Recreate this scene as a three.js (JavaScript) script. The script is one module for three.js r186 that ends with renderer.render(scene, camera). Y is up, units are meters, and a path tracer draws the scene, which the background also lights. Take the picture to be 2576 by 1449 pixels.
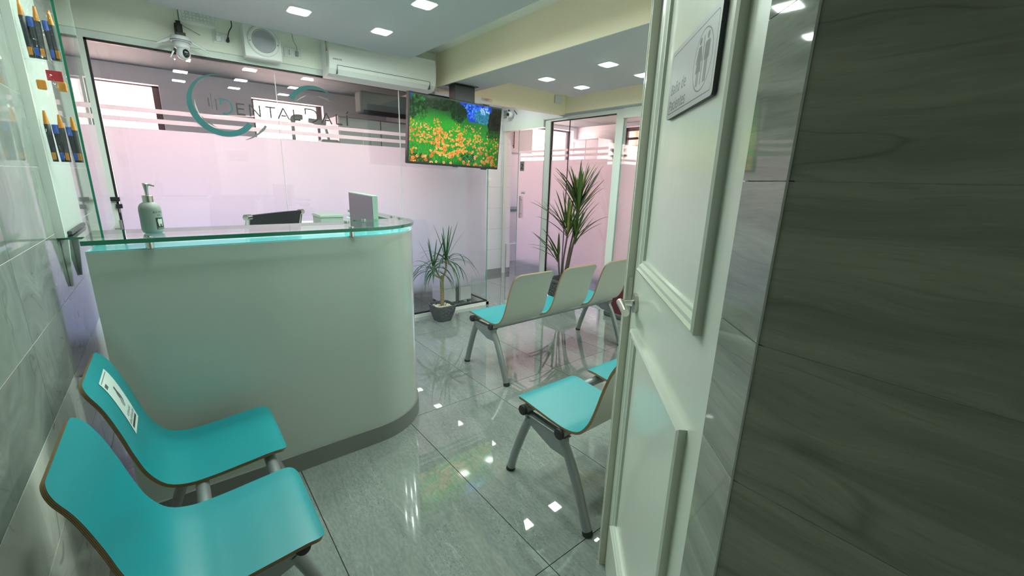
import * as THREE from 'three';
import { mergeGeometries } from 'three/addons/utils/BufferGeometryUtils.js';
import { RoundedBoxGeometry } from 'three/addons/geometries/RoundedBoxGeometry.js';
import { RectAreaLightUniformsLib } from 'three/addons/lights/RectAreaLightUniformsLib.js';
import { FontLoader } from 'three/addons/loaders/FontLoader.js';
import { TextGeometry } from 'three/addons/geometries/TextGeometry.js';
import { createNoise2D, createNoise3D } from 'simplex-noise';

// ---------------------------------------------------------------- camera, sky, light levels
const scene = new THREE.Scene();
const camera = new THREE.PerspectiveCamera(68.933, 2576 / 1449, 0.03, 60);
camera.position.set(0, 1.38, 0);
camera.quaternion.setFromRotationMatrix(new THREE.Matrix4().makeBasis(
  new THREE.Vector3(0.780893, 0.027964, 0.624039), new THREE.Vector3(0.134449, 0.968059, -0.211624), new THREE.Vector3(-0.610025, 0.249157, 0.75219)));
scene.add(camera);
const renderer = new THREE.WebGLRenderer({ antialias: true });
renderer.toneMapping = THREE.LinearToneMapping;
renderer.toneMappingExposure = 3.1;
renderer.shadowMap.enabled = true;
RectAreaLightUniformsLib.init();
{ // hazy evening sky, warm pink at the horizon and lavender above; seen through the windows
  const W = 64, H = 128, d = new Float32Array(W * H * 4), mix = (a, b, t) => a + (b - a) * t;
  for (let y = 0; y < H; y++) { const el = ((y + 0.5) / H - 0.5) * 180, t = Math.min(1, Math.max(0, (el - 3) / 15)); for (let x = 0; x < W; x++) { const k = (y * W + x) * 4; d[k] = mix(5.0, 1.15, t); d[k + 1] = mix(3.2, 1.65, t); d[k + 2] = mix(3.0, 3.0, t); d[k + 3] = 1; } }
  const t = new THREE.DataTexture(d, W, H, THREE.RGBAFormat, THREE.FloatType); t.mapping = THREE.EquirectangularReflectionMapping; t.colorSpace = THREE.LinearSRGBColorSpace; t.magFilter = THREE.LinearFilter; t.needsUpdate = true; scene.background = t;
}
scene.environment = null;
const LED = new THREE.Color().setRGB(0.84, 1.0, 0.88), LED_POWER = 50;

// ---------------------------------------------------------------- helpers
let seed = 20240611;
const rnd = () => { seed = (seed * 1664525 + 1013904223) >>> 0; return seed / 4294967296; };
const rr = (a, b) => a + (b - a) * rnd();
const n2 = createNoise2D(rnd), n3 = createNoise3D(rnd);
const V = (x, y, z) => new THREE.Vector3(x, y, z);
const taken = {};
function numbered(n) { const k = taken[n] = (taken[n] ?? -1) + 1; return k ? `${n}_${String(k).padStart(3, '0')}` : n; }
function shadows(o) { o.traverse((m) => { if (m.isMesh) { m.castShadow = true; m.receiveShadow = true; } }); return o; }
function mg(list) {
  const gs = list.map((g) => { const q = g.index ? g.toNonIndexed() : g; for (const k of Object.keys(q.attributes)) if (!['position', 'normal', 'uv'].includes(k)) q.deleteAttribute(k); return q; });
  return gs.length === 1 ? gs[0] : mergeGeometries(gs);
}
function part(name, geo, mat, parent, label) {
  const m = new THREE.Mesh(Array.isArray(geo) ? mg(geo) : geo, mat);
  m.name = name; m.castShadow = m.receiveShadow = true;
  if (label) m.userData.label = label;
  parent.add(m); return m;
}
function tag(o, label, category, group) { o.userData.label = label; o.userData.category = category; if (group) o.userData.group = group; return o; }
function thing(name, label, category, pos = [0, 0, 0], turn = 0, group) {
  const o = new THREE.Group(); o.name = numbered(name); o.position.set(...pos); o.rotation.y = turn; scene.add(o);
  return tag(o, label, category, group);
}
function struct(name, geo, mat) {
  const o = geo ? new THREE.Mesh(Array.isArray(geo) ? mg(geo) : geo, mat) : new THREE.Group();
  o.name = numbered(name); o.userData.kind = 'structure'; o.castShadow = o.receiveShadow = true; scene.add(o); return o;
}
const bx = (x0, x1, y0, y1, z0, z1) => new THREE.BoxGeometry(Math.abs(x1 - x0), Math.abs(y1 - y0), Math.abs(z1 - z0)).translate((x0 + x1) / 2, (y0 + y1) / 2, (z0 + z1) / 2);
const rb = (x0, x1, y0, y1, z0, z1, r = 0.003, s = 2) => new RoundedBoxGeometry(Math.abs(x1 - x0), Math.abs(y1 - y0), Math.abs(z1 - z0), s, r).translate((x0 + x1) / 2, (y0 + y1) / 2, (z0 + z1) / 2);
function cyl(a, b, r, r2 = r, seg = 20, open = false) {
  a = V(...a); b = V(...b); const d = b.clone().sub(a), g = new THREE.CylinderGeometry(r2, r, d.length(), seg, 1, open);
  g.applyQuaternion(new THREE.Quaternion().setFromUnitVectors(V(0, 1, 0), d.clone().normalize()));
  return g.translate((a.x + b.x) / 2, (a.y + b.y) / 2, (a.z + b.z) / 2);
}
const tube = (pts, r, n = 24, seg = 10) => new THREE.TubeGeometry(new THREE.CatmullRomCurve3(pts.map((p) => V(...p))), n, r, seg);
const lathe = (pts, seg = 40) => new THREE.LatheGeometry(pts.map((p) => new THREE.Vector2(...p)), seg);
function prism(pts, y0, y1, holes = []) {                            // outline in (x, z), standing from y0 to y1
  const s = new THREE.Shape(pts.map((p) => new THREE.Vector2(...p)));
  for (const h of holes) s.holes.push(new THREE.Path(h.map((p) => new THREE.Vector2(...p))));
  return new THREE.ExtrudeGeometry(s, { depth: y1 - y0, bevelEnabled: false }).rotateX(Math.PI / 2).translate(0, y1, 0);
}
function plate(pts, z0, z1, holes = []) {                            // outline in (x, y), thick from z0 to z1
  const s = new THREE.Shape(pts.map((p) => new THREE.Vector2(...p)));
  for (const h of holes) s.holes.push(new THREE.Path(h.map((p) => new THREE.Vector2(...p))));
  return new THREE.ExtrudeGeometry(s, { depth: z1 - z0, bevelEnabled: false }).translate(0, 0, z0);
}
const quad = (x0, x1, y0, y1) => [[x0, y0], [x1, y0], [x1, y1], [x0, y1]];
function roundRect(x0, x1, y0, y1, r, n = 5) {
  const o = [];
  for (const [cx, cy, a] of [[x1 - r, y0 + r, -90], [x1 - r, y1 - r, 0], [x0 + r, y1 - r, 90], [x0 + r, y0 + r, 180]])
    for (let i = 0; i <= n; i++) { const t = (a + 90 * i / n) * Math.PI / 180; o.push([cx + r * Math.cos(t), cy + r * Math.sin(t)]); }
  return o;
}
const ringPts = (cx, cy, r, n = 36) => Array.from({ length: n }, (_, i) => [cx + r * Math.cos(i / n * 2 * Math.PI), cy + r * Math.sin(i / n * 2 * Math.PI)]);

// ---------------------------------------------------------------- textures
const clamp01 = (v) => Math.max(0, Math.min(1, v));
function dataTex(w, h, f, srgb = true) {
  const d = new Uint8Array(w * h * 4);
  for (let y = 0; y < h; y++) for (let x = 0; x < w; x++) {
    const c = f(x / w, y / h), k = (y * w + x) * 4;
    d[k] = clamp01(c[0]) * 255; d[k + 1] = clamp01(c[1]) * 255; d[k + 2] = clamp01(c[2]) * 255; d[k + 3] = 255;
  }
  const t = new THREE.DataTexture(d, w, h); t.wrapS = t.wrapT = THREE.RepeatWrapping; t.magFilter = THREE.LinearFilter; t.minFilter = THREE.LinearMipmapLinearFilter; t.generateMipmaps = true;
  if (srgb) t.colorSpace = THREE.SRGBColorSpace; t.needsUpdate = true; return t;
}
function canvasTex(w, h, draw) {
  const c = document.createElement('canvas'); c.width = w; c.height = h; draw(c.getContext('2d'), w, h);
  const t = new THREE.CanvasTexture(c); t.colorSpace = THREE.SRGBColorSpace; return t;
}
const fbm = (x, y, o = 4) => { let s = 0, a = 0.5; for (let i = 0; i < o; i++) { s += a * n2(x, y); x = x * 2.03 + 7.1; y = y * 2.03 + 3.7; a *= 0.5; } return s; };
const ridge = (v) => 1 - Math.abs(v);

// polished grey porcelain: cloudy, fine streaks along v, pale scratches and dark pores (1.2 m x 1.2 m)
const floorMap = dataTex(1024, 1024, (u, v) => {
  const x = u * 1.2, y = v * 1.2, w = x + 0.10 * y + 0.05 * fbm(x * 2, y * 1.2);
  let g = 0.665 + 0.035 * fbm(x * 3, y * 1.6) + 0.032 * fbm(w * 16, y * 1.6, 3);
  g += 0.035 * Math.pow(clamp01(n2(w * 42, y * 2.6) - 0.25), 1.2) - 0.06 * Math.pow(clamp01(n2(w * 38 + 9, y * 3.1 + 4) - 0.45), 1.1);
  const m = clamp01(0.5 + 1.6 * fbm(w * 5, y * 1.1, 2));
  g += m * (0.22 * clamp01(n2(x * 95, y * 40) - 0.5) - 0.34 * clamp01(n2(x * 120 + 3, y * 60 + 8) - 0.45)) + 0.03 * n2(x * 60, y * 22);
  g += 0.16 * Math.pow(clamp01(ridge(n2(w * 5.5 + 3, y * 0.55)) - 0.965) / 0.035, 2) * clamp01(n2(x * 9, y * 3) + 0.2);
  return [g * 0.985, g * 1.0, g * 0.985];
});
const marble = (base, dark, vein, sx) => dataTex(1024, 512, (u, v) => {
  const x = u * 2.4, y = v * 1.2, wx = x + 0.35 * fbm(x * 1.3 + sx, y * 1.3, 3), wy = y + 0.35 * fbm(x * 1.3 + 5, y * 1.3 + sx, 3);
  let g = base + dark * fbm(wx * 1.8 + sx, wy * 3.1, 4) + 0.5 * dark * fbm(wx * 7, wy * 9 + sx, 3);
  g -= vein * Math.pow(clamp01(ridge(fbm(wx * 2.2 + sx, wy * 2.8, 3) * 1.4) - 0.9) / 0.1, 3) * clamp01(0.45 + n2(x * 2 + sx, y * 2));
  return [g, g * 1.005, g * 0.985];
});
const greyMarble = marble(0.57, 0.09, 0.09, 1.7), whiteMarble = marble(0.88, 0.04, 0.30, 8.3);
// dark timber-look porcelain, grain along u, with knots (0.9 m x 0.56 m)
const barkMap = dataTex(1024, 1024, (u, v) => {
  const x = u * 0.9, y = v * 0.56; let px = x, py = y, k = 0;
  for (const [kx, ky, r] of [[0.30, 0.095, 0.035], [0.62, 0.33, 0.03], [0.12, 0.45, 0.025]]) {
    const dx = (x - kx) / 2.4, dy = y - ky, q = Math.exp(-(dx * dx + dy * dy) / (r * r * 0.9)); py += q * (dy > 0 ? 0.03 : -0.03) * (0.3 + Math.abs(dy) / r); k += Math.exp(-(dx * dx + dy * dy) / (r * r * 0.10));
  }
  const w = py + 0.012 * fbm(px * 3, py * 9, 3);
  let g = 0.655 + 0.11 * fbm(px * 1.3, w * 13, 3) + 0.035 * fbm(px * 5, w * 120, 2);
  g -= 0.09 * Math.pow(clamp01(ridge(fbm(px * 1.1 + 4, w * 12, 2) * 1.6) - 0.90) / 0.10, 2) * clamp01(0.4 + n2(px * 3, w * 7));
  g += 0.06 * clamp01(n2(px * 22, w * 420) - 0.45) - 0.09 * clamp01(n2(px * 15 + 4, w * 300) - 0.5) - 0.10 * clamp01(k);
  return [g * 1.0, g * 0.985, g * 0.93];
});
const plyMap = dataTex(64, 64, (u, v) => {
  const s = Math.floor(v * 7), g = [0.52, 0.72, 0.47, 0.70, 0.46, 0.70, 0.50][Math.min(6, s)] + 0.05 * n2(u * 30, s * 3);
  return [g, g * 0.83, g * 0.58];
});
const speckMap = dataTex(256, 256, (u, v) => { const g = 0.33 + 0.12 * n2(u * 70, v * 70) + 0.13 * n2(u * 31 + 5, v * 31); return [g * 0.97, g, g * 1.04]; });
const barkStem = dataTex(256, 64, (u, v) => { const s = (u * 22) % 1, g = (s < 0.28 ? 0.38 : 0.66) + 0.12 * n2(u * 60, v * 12); return [g, g * 0.9, g * 0.7]; });
const leafMap = dataTex(64, 64, (u, v) => { const g = 0.9 + 0.1 * n2(u * 26, v * 2); return [g, g, g]; });
const paintBump = dataTex(256, 256, (u, v) => { const g = 0.5 + 0.3 * fbm(u * 14, v * 14, 3); return [g, g, g]; }, false);
const plasterBump = dataTex(256, 256, (u, v) => { const g = 0.5 + 0.35 * fbm(u * 22, v * 22, 3); return [g, g, g]; }, false);
const wavyBump = dataTex(256, 256, (u, v) => { const g = 0.5 + 0.5 * n2(u * 3.2, v * 3.2); return [g, g, g]; }, false);

// ---------------------------------------------------------------- materials
const col = (r, g, b) => new THREE.Color().setRGB(r, g, b);
const std = (c, rough = 0.5, o = {}) => new THREE.MeshStandardMaterial({ color: c, roughness: rough, ...o });
const phy = (c, rough = 0.5, o = {}) => new THREE.MeshPhysicalMaterial({ color: c, roughness: rough, ...o });
const M = {
  cream: std(col(0.86, 0.87, 0.78), 0.75, { bumpMap: plasterBump, bumpScale: 0.0006 }),
  fasciaCream: std(col(0.95, 0.88, 0.66), 0.75, { bumpMap: plasterBump, bumpScale: 0.0006 }),
  ceilingWhite: std(col(0.82, 0.82, 0.76), 0.85),
  panelGrey: std(col(0.40, 0.455, 0.465), 0.7, { bumpMap: plasterBump, bumpScale: 0.0004 }),
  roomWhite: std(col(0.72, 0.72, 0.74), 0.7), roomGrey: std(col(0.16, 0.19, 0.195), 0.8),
  groutFloor: std(col(0.10, 0.105, 0.10), 0.9), grout: std(col(0.42, 0.43, 0.41), 0.9), groutPale: std(col(0.62, 0.63, 0.60), 0.9), groutDark: std(col(0.50, 0.50, 0.46), 0.9),
  alu: std(col(0.70, 0.74, 0.70), 0.45), whitePlastic: std(col(0.78, 0.79, 0.77), 0.4), gasket: std(col(0.012, 0.012, 0.013), 0.5),
  boardWhite: std(col(0.50, 0.54, 0.51), 0.5), black: std(col(0.015, 0.016, 0.017), 0.45), darkGrey: std(col(0.07, 0.075, 0.08), 0.5), midGrey: std(col(0.30, 0.31, 0.31), 0.5),
  chrome: std(col(0.75, 0.75, 0.72), 0.16, { metalness: 1 }), steel: std(col(0.55, 0.54, 0.50), 0.28, { metalness: 1 }),
  silverPaint: phy(col(0.30, 0.32, 0.325), 0.38, { metalness: 0.55, clearcoat: 0.3, clearcoatRoughness: 0.3 }),
  glass: phy(col(0.93, 0.985, 0.96), 0.0, { transmission: 1, thickness: 0, ior: 1.5 }),
  clearPane: phy(col(0.97, 0.985, 0.98), 0.0, { transmission: 1, thickness: 0, ior: 1.5 }),
  counterGlass: phy(col(0.86, 0.95, 0.92), 0.0, { transmission: 1, thickness: 0, ior: 1.5 }),
  glassEdge: phy(col(0.018, 0.20, 0.12), 0.12, { clearcoat: 1, clearcoatRoughness: 0.05 }),
  paleEdge: phy(col(0.18, 0.42, 0.38), 0.15, { clearcoat: 1 }),
  film: phy(col(0.95, 0.91, 0.97), 1.0, { transmission: 0.93, thickness: 0, ior: 1.5 }),
  stripeFilm: phy(col(0.97, 0.91, 0.95), 1.0, { transmission: 0.85, thickness: 0, ior: 1.5 }),
  teal: phy(col(0.004, 0.25, 0.285), 0.42, { clearcoat: 0.2, clearcoatRoughness: 0.3 }),
  tealLedge: phy(col(0.16, 0.54, 0.62), 0.12, { clearcoat: 0.5, clearcoatRoughness: 0.05 }),
  tealVinyl: std(col(0.004, 0.125, 0.135), 0.5), greyVinyl: std(col(0.13, 0.14, 0.125), 0.45), darkVinyl: std(col(0.014, 0.015, 0.018), 0.45), paleVinyl: std(col(0.60, 0.60, 0.57), 0.5),
  shellBack: phy(col(0.50, 0.53, 0.47), 0.35, { clearcoat: 0.3, clearcoatRoughness: 0.2 }),
  ply: std(col(0.72, 0.67, 0.63), 0.55, { map: plyMap }),
  deskWhite: phy(col(0.50, 0.565, 0.515), 0.22, { clearcoat: 0.6, clearcoatRoughness: 0.08 }),
  skirting: std(col(0.21, 0.22, 0.205), 0.4),
  doorPaint: phy(col(0.66, 0.695, 0.62), 0.30, { clearcoat: 0.5, clearcoatRoughness: 0.12, bumpMap: paintBump, bumpScale: 0.0008 }),
  jambPaint: phy(col(0.58, 0.59, 0.50), 0.25, { clearcoat: 0.6, clearcoatRoughness: 0.08 }),
  gelBody: std(col(0.23, 0.265, 0.24), 0.55), rubber: std(col(0.02, 0.02, 0.022), 0.6),
  mesh: std(col(0.016, 0.019, 0.022), 0.75), screenOff: std(col(0.10, 0.075, 0.10), 0.4),
  pot: std(col(1, 1, 1), 0.75, { map: speckMap }), soil: std(col(0.05, 0.04, 0.03), 0.95), pebble: std(col(0.66, 0.61, 0.48), 0.8),
  trunk: std(col(0.9, 0.85, 0.75), 0.85, { map: barkStem }), stem: std(col(0.075, 0.055, 0.04), 0.8),
  leaf: phy(col(0.020, 0.085, 0.030), 0.42, { map: leafMap }), leafTall: phy(col(0.055, 0.105, 0.020), 0.40, { map: leafMap }), leafOld: phy(col(0.20, 0.19, 0.035), 0.45, { map: leafMap }),
  orange: std(col(0.80, 0.30, 0.03), 0.4), blue: std(col(0.04, 0.12, 0.55), 0.4), packDark: std(col(0.03, 0.035, 0.05), 0.45), red: std(col(0.60, 0.03, 0.05), 0.5),
  bag: phy(col(0.95, 0.97, 0.97), 0.06, { transmission: 1, thickness: 0, ior: 1.45, bumpMap: wavyBump, bumpScale: 0.02 }),
  maroon: std(col(0.085, 0.010, 0.018), 0.7), yellow: std(col(0.75, 0.72, 0.10), 0.6), brown: std(col(0.10, 0.07, 0.07), 0.6),
  facade: std(col(0.62, 0.34, 0.20), 0.9), facadeDark: std(col(0.35, 0.20, 0.13), 0.8), tealCounter: std(col(0.05, 0.16, 0.18), 0.3),
  ledGlow: new THREE.MeshStandardMaterial({ color: 0xffffff, emissive: col(0.93, 1.0, 0.95), emissiveIntensity: 6, roughness: 0.5 }),
};
const floorTile = phy(col(0.60, 0.655, 0.63), 0.015, { map: floorMap, ior: 1.7, clearcoat: 1, clearcoatRoughness: 0.015, bumpMap: wavyBump, bumpScale: 0.00003 });
const wallGreyTile = phy(col(0.88, 1.0, 0.94), 0.05, { map: greyMarble, ior: 1.5 });
const wallWhiteTile = phy(col(0.92, 0.94, 0.90), 0.06, { map: whiteMarble, ior: 1.5 });
const darkTile = phy(col(0.78, 0.82, 0.74), 0.34, { map: barkMap, ior: 1.45 });
const stripTile = phy(col(0.62, 0.70, 0.66), 0.03, { map: barkMap, ior: 1.6 });
const corridorTile = phy(col(0.80, 0.80, 0.83), 0.14, { ior: 1.5 });

// a tile lying or standing with its large face mapped in metres; several variants are shared
function tileGeo(w, h, t, axis, u0, v0, us, vs, turn = false) {
  const g = axis === 'y' ? new THREE.BoxGeometry(w, t, h) : axis === 'x' ? new THREE.BoxGeometry(t, h, w) : new THREE.BoxGeometry(w, h, t);
  const p = g.attributes.position, uv = g.attributes.uv;
  for (let i = 0; i < p.count; i++) {
    let a = axis === 'x' ? p.getZ(i) : p.getX(i), b = axis === 'y' ? p.getZ(i) : p.getY(i);
    a += w / 2; b += h / 2; if (turn) { a = w - a; b = h - b; }
    uv.setXY(i, (u0 + a) / us, (v0 + b) / vs);
  }
  return g;
}

// ================================================================ THE ROOM
const XL = -0.34, ZA = -3.767, XB = 3.85, BACK = -6.2, REAR = 1.5, YC = 2.46, XE = 6.6;
// floor: slab with 60 x 120 cm polished tiles
const floor = struct('floor', bx(-1.8, XE + 0.2, -0.12, -0.008, BACK - 0.2, REAR + 0.2), M.groutFloor);
{
  const gs = [0, 1, 2, 3, 4, 5, 6, 7].map((k) => tileGeo(0.5965, 1.2065, 0.008, 'y', (k % 2) * 0.6, 0.13 * k, 1.2, 1.2, k > 3));
  for (let i = -4; i <= 10; i++) for (let j = -6; j <= 1; j++) {
    const x = 0.32 + 0.6 * i + 0.3, z = -0.866 + 1.21 * j + 0.605;
    const inFront = z > -0.6 && x > 1.5; if (inFront || (x + 0.3 < XL - 0.3 && z > -3.6) || z - 0.6 > REAR || z + 0.6 < BACK) continue;
    const m = part('tile', gs[(i * 3 + j * 5 + 64) % 8], floorTile, floor); m.position.set(x, -0.004, z);
  }
}
// left wall: glossy marble tiles in courses, white below, grey above
const wallLeft = struct('wall_left', bx(XL - 0.2, XL - 0.0008, 0, 2.62, ZA - 0.03, REAR), M.groutPale);
{
  const H = 0.2335, y0 = -0.0225, L = 0.6, mk = (mat) => [0, 1, 2, 3, 4, 5].map((k) => tileGeo(L - 0.002, H - 0.002, 0.006, 'x', 0.31 * k, 0.17 * k, 2.4, 1.2, k % 2 === 1));
  const gg = mk(), gw = mk();
  for (let r = 0; r < 11; r++) for (let c = 0; c < 9; c++) {
    const z = REAR - 0.13 - L * (c + 0.5) - (r % 2 ? 0.0 : 0.0), y = y0 + H * (r + 0.5); if (y > 2.5) continue;
    const m = part('tile', (r < 3 ? gw : gg)[(r * 5 + c * 7) % 6], r < 3 ? wallWhiteTile : wallGreyTile, wallLeft); m.position.set(XL - 0.003, y, z);
  }
}
// dark tiled side wall next to the camera, and the splayed wall with the washroom door
const XD = 0.521, ZD = -0.178, S = Math.SQRT1_2;
const wallRight = struct('wall_right', bx(XD + 0.0008, XD + 0.10, 0, 2.6, ZD + 0.006, REAR), M.groutDark);
{
  const H = 0.1873, gs = [0, 1, 2, 3].map((k) => tileGeo(0.84 - 0.0015, H - 0.0012, 0.006, 'x', 0.05 * k, H * (k % 3) + 0.0, 0.9, 0.56)), knotted = tileGeo(0.84 - 0.0015, H - 0.0012, 0.006, 'x', 0.23, 0.012, 0.9, 0.56);
  for (let r = -1; r < 13; r++) for (let c = 0; c < 2; c++) {
    const y = 0.076 + H * (r + 0.5); if (y < 0 || y > 2.55) continue;
    const m = part('tile', r === 5 && !c ? knotted : gs[(r + 3 + c * 2) % 4 === 3 ? 0 : ((r + 3) % 3)], darkTile, wallRight); m.position.set(XD + 0.003, y, ZD + 0.84 * (c + 0.5));
  }
  part('corner_trim', bx(XD - 0.0006, XD + 0.002, 0, 2.6, ZD - 0.0015, ZD + 0.001), std(col(0.42, 0.43, 0.40), 0.35), wallRight);
}
// frame of the splayed wall: u runs along the wall away from the camera, n points into the waiting room
const DW = (u, y, n) => V(XD + S * u - S * n, y, ZD - S * u - S * n);
const diag = (g) => g.applyMatrix4(new THREE.Matrix4().makeBasis(V(S, 0, -S), V(0, 1, 0), V(-S, 0, -S).negate()).setPosition(XD, 0, ZD));   // local x = u, z = -n (into the wall)
const U0 = 0.105, U1 = 0.800;                                        // strip of tile | door | jamb
const splay = struct('wall_splayed', [diag(bx(0.008, U0, 0, 2.6, 0.0012, 0.05)), diag(bx(U0, U1 + 0.02, 2.12, 2.6, 0.004, 0.05))], M.groutDark);
{
  const H = 0.1873, gs = [0, 1, 2].map((k) => tileGeo(U0 - 0.001, H - 0.0012, 0.006, 'z', 0.33 * k + 0.1, H * k, 0.9, 0.56));
  for (let r = -1; r < 13; r++) {
    const y = 0.076 + H * (r + 0.5); if (y < 0 || y > 2.55) continue;
    const m = part('tile', gs[(r + 3) % 3], stripTile, splay); m.position.copy(DW(U0 / 2, y, -0.0008)); m.rotation.y = Math.PI / 4 + Math.PI + 0.04;
  }
}
// wall behind the last bench row, closing the room on the right
struct('wall_side', [bx(1.135, XB + 0.2, 0, 2.6, -0.70, -0.60), bx(XD + 0.1, 1.2, 2.3, 2.6, -0.3, REAR)], M.cream);
struct('wall_rear', bx(XL - 0.2, XD + 0.1, 0, 2.6, REAR, REAR + 0.1), M.cream);
// ceilings
struct('ceiling', bx(XL - 0.2, XB + 0.2, YC, YC + 0.12, ZA - 0.05, REAR), M.ceilingWhite);
const PZ = -3.33;
const panelA = struct('ceiling_panel', bx(0.05, 1.61, 2.27, 2.30, PZ, -1.0), M.panelGrey);
part('hanger', [bx(0.4, 0.44, 2.30, YC, -2.6, -2.56), bx(1.2, 1.24, 2.30, YC, -2.6, -2.56), bx(0.4, 0.44, 2.30, YC, -1.5, -1.46), bx(1.2, 1.24, 2.30, YC, -1.5, -1.46)], M.panelGrey, panelA);
const BX0 = 2.055, BX1 = 2.40, BY = 2.18;
const beam = struct('beam', bx(BX0, BX1, BY + 0.004, YC, -3.72, -0.72), M.fasciaCream);
part('soffit', bx(BX0, BX1, BY, BY + 0.004, -3.72, -0.72), M.panelGrey, beam);
struct('ceiling_panel', bx(BX1, 3.19, BY, BY + 0.03, -3.08, -0.72), M.panelGrey);
// wall over the reception glass and over the corridor mouth
const wallBack = struct('wall_back', bx(XL - 0.2, BX0 + 0.02, 2.165, YC, -3.82, -3.717), M.cream);
part('lintel', [bx(BX0 + 0.02, 3.73, 2.165, YC, -3.82, -3.717), bx(2.69, 3.73, 2.133, 2.165, -3.82, -3.717)], M.fasciaCream, wallBack);
const wallB = struct('wall_far', bx(3.73, 3.96, 2.145, YC, -3.75, -0.72), M.fasciaCream);
part('soffit', bx(3.73, 3.96, 2.133, 2.145, -3.82, -0.72), M.panelGrey, wallB);
struct('wall_over_door', bx(3.80, 3.96, 2.12, YC + 0.1, -5.0, -3.82), M.roomWhite);

// ---------------------------------------------------------------- reception glass wall (window_1)
const w1 = struct('window_1');
const G0 = -0.262, G1 = 2.68;
part('frame', [bx(-0.318, -0.268, 0.03, 2.165, -3.80, -3.735), bx(-0.268, 2.05, 2.125, 2.165, -3.80, -3.735), bx(XL, -0.318, 2.125, 2.165, -3.79, -3.745)], M.alu, w1);
part('gasket', [bx(-0.268, -0.256, 0.04, 2.125, -3.775, -3.745), bx(-0.268, G1, 2.112, 2.125, -3.775, -3.745), bx(-0.268, G1, 0.035, 0.045, -3.775, -3.742)], M.gasket, w1);
part('sill', bx(-0.268, G1 + 0.012, 0, 0.036, -3.80, -3.735), M.whitePlastic, w1);
const seams = [-0.256, 0.732, 1.704, G1];
for (let i = 0; i < 3; i++) {
  part('pane', bx(seams[i] + 0.0015, seams[i + 1] - 0.0015, 0.045, 2.113, -3.772, -3.762), M.clearPane, w1);
  if (i) part('pane_joint', bx(seams[i] - 0.0015, seams[i] + 0.0015, 0.045, 2.113, -3.7735, -3.7605), M.alu, w1);
}
part('sidelight', bx(XL, -0.318, 0.03, 2.125, -3.772, -3.762), M.clearPane, w1);
part('pane_edge', bx(G1 - 0.0015, G1 + 0.0025, 0.045, 2.113, -3.773, -3.761), M.paleEdge, w1);
// printed film on the back of the panes: two stripes and the frosted field, fading out in rows of dots near the floor
const fadeMap = (() => {
  const w = 64, h = 2048, d = new Uint8Array(w * h * 4);
  for (let y = 0; y < h; y++) for (let x = 0; x < w; x++) {
    const cov = y / h, cx = (x % 32) - 16, cy = (y % 32) - 16, rad = Math.sqrt(cx * cx + cy * cy) / 16, k = (y * w + x) * 4;
    const on = rad < Math.sqrt(cov * 2.0) ? 255 : 0; d[k] = d[k + 1] = d[k + 2] = on; d[k + 3] = 255;
  }
  const t = new THREE.DataTexture(d, w, h); t.wrapS = THREE.RepeatWrapping; t.magFilter = THREE.LinearFilter; t.needsUpdate = true; return t;
})();
const filmFade = M.film.clone(); filmFade.alphaMap = fadeMap; filmFade.transparent = true;
function films(parent, a, b, at, axis) {                             // axis 'z': film in a plane z = at, from x = a to b; axis 'x': plane x = at, from z = a to b
  const slab = (y0, y1) => axis === 'z' ? bx(a, b, y0, y1, at - 0.0006, at + 0.0006) : bx(at - 0.0006, at + 0.0006, y0, y1, a, b);
  for (const [y0, y1] of [[1.737, 1.765], [1.675, 1.703]]) part('stripe_film', slab(y0, y1), M.stripeFilm, parent);
  part('frosted_film', slab(0.46, 1.637), M.film, parent);
  const g = slab(0.24, 0.46), uv = g.attributes.uv, p = g.attributes.position;
  for (let i = 0; i < p.count; i++) uv.setXY(i, (axis === 'z' ? p.getX(i) : p.getZ(i)) / 0.0069, (p.getY(i) - 0.24) / 0.22);
  part('film_fade', g, filmFade, parent);
}
films(w1, -0.255, 2.67, -3.7735, 'z'); films(w1, XL, -0.318, -3.7735, 'z');
// return pane of the corner, along the corridor
const w2 = struct('window_2');
part('pane', bx(2.669, 2.679, 0.045, 2.113, -4.85, -3.775), M.glass, w2);
part('gasket', [bx(2.662, 2.686, 0.035, 0.045, -4.85, -3.76), bx(2.662, 2.686, 2.113, 2.125, -4.85, -3.76)], M.gasket, w2);
part('sill', bx(2.655, 2.692, 0, 0.036, -4.85, -3.735), M.whitePlastic, w2);
films(w2, -4.85, -3.79, 2.6675, 'x');
// lock and handle on the jamb
{
  const t = thing('door_lock', 'black lock with two keys hanging from the white jamb of the reception glass', 'lock', [-0.276, 1.19, -3.735]);
  part('lock_body', rb(-0.016, 0.03, -0.012, 0.014, 0, 0.022, 0.004), M.black, t);
  part('barrel', cyl([-0.03, 0, 0.011], [-0.016, 0, 0.011], 0.007), M.chrome, t);
  part('key_ring', new THREE.TorusGeometry(0.012, 0.0016, 8, 24).translate(0.018, -0.024, 0.014), M.chrome, t);
  const k = part('key', [rb(0.004, 0.036, -0.058, -0.030, 0.008, 0.016, 0.003)], M.black, t);
  part('blade', rb(0.015, 0.022, -0.085, -0.058, 0.010, 0.013, 0.001), M.chrome, k);
  const h = thing('pull_handle', 'small steel T handle on the white jamb below the lock', 'handle', [-0.262, 1.03, -3.735]);
  part('bar', rb(-0.008, 0.006, -0.045, 0.03, 0.03, 0.04, 0.003), M.steel, h);
  part('stem', [cyl([0, -0.025, 0], [0, -0.025, 0.034], 0.005), cyl([-0.035, -0.025, 0.034], [0, -0.025, 0.034], 0.004)], M.steel, h);
}

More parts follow.
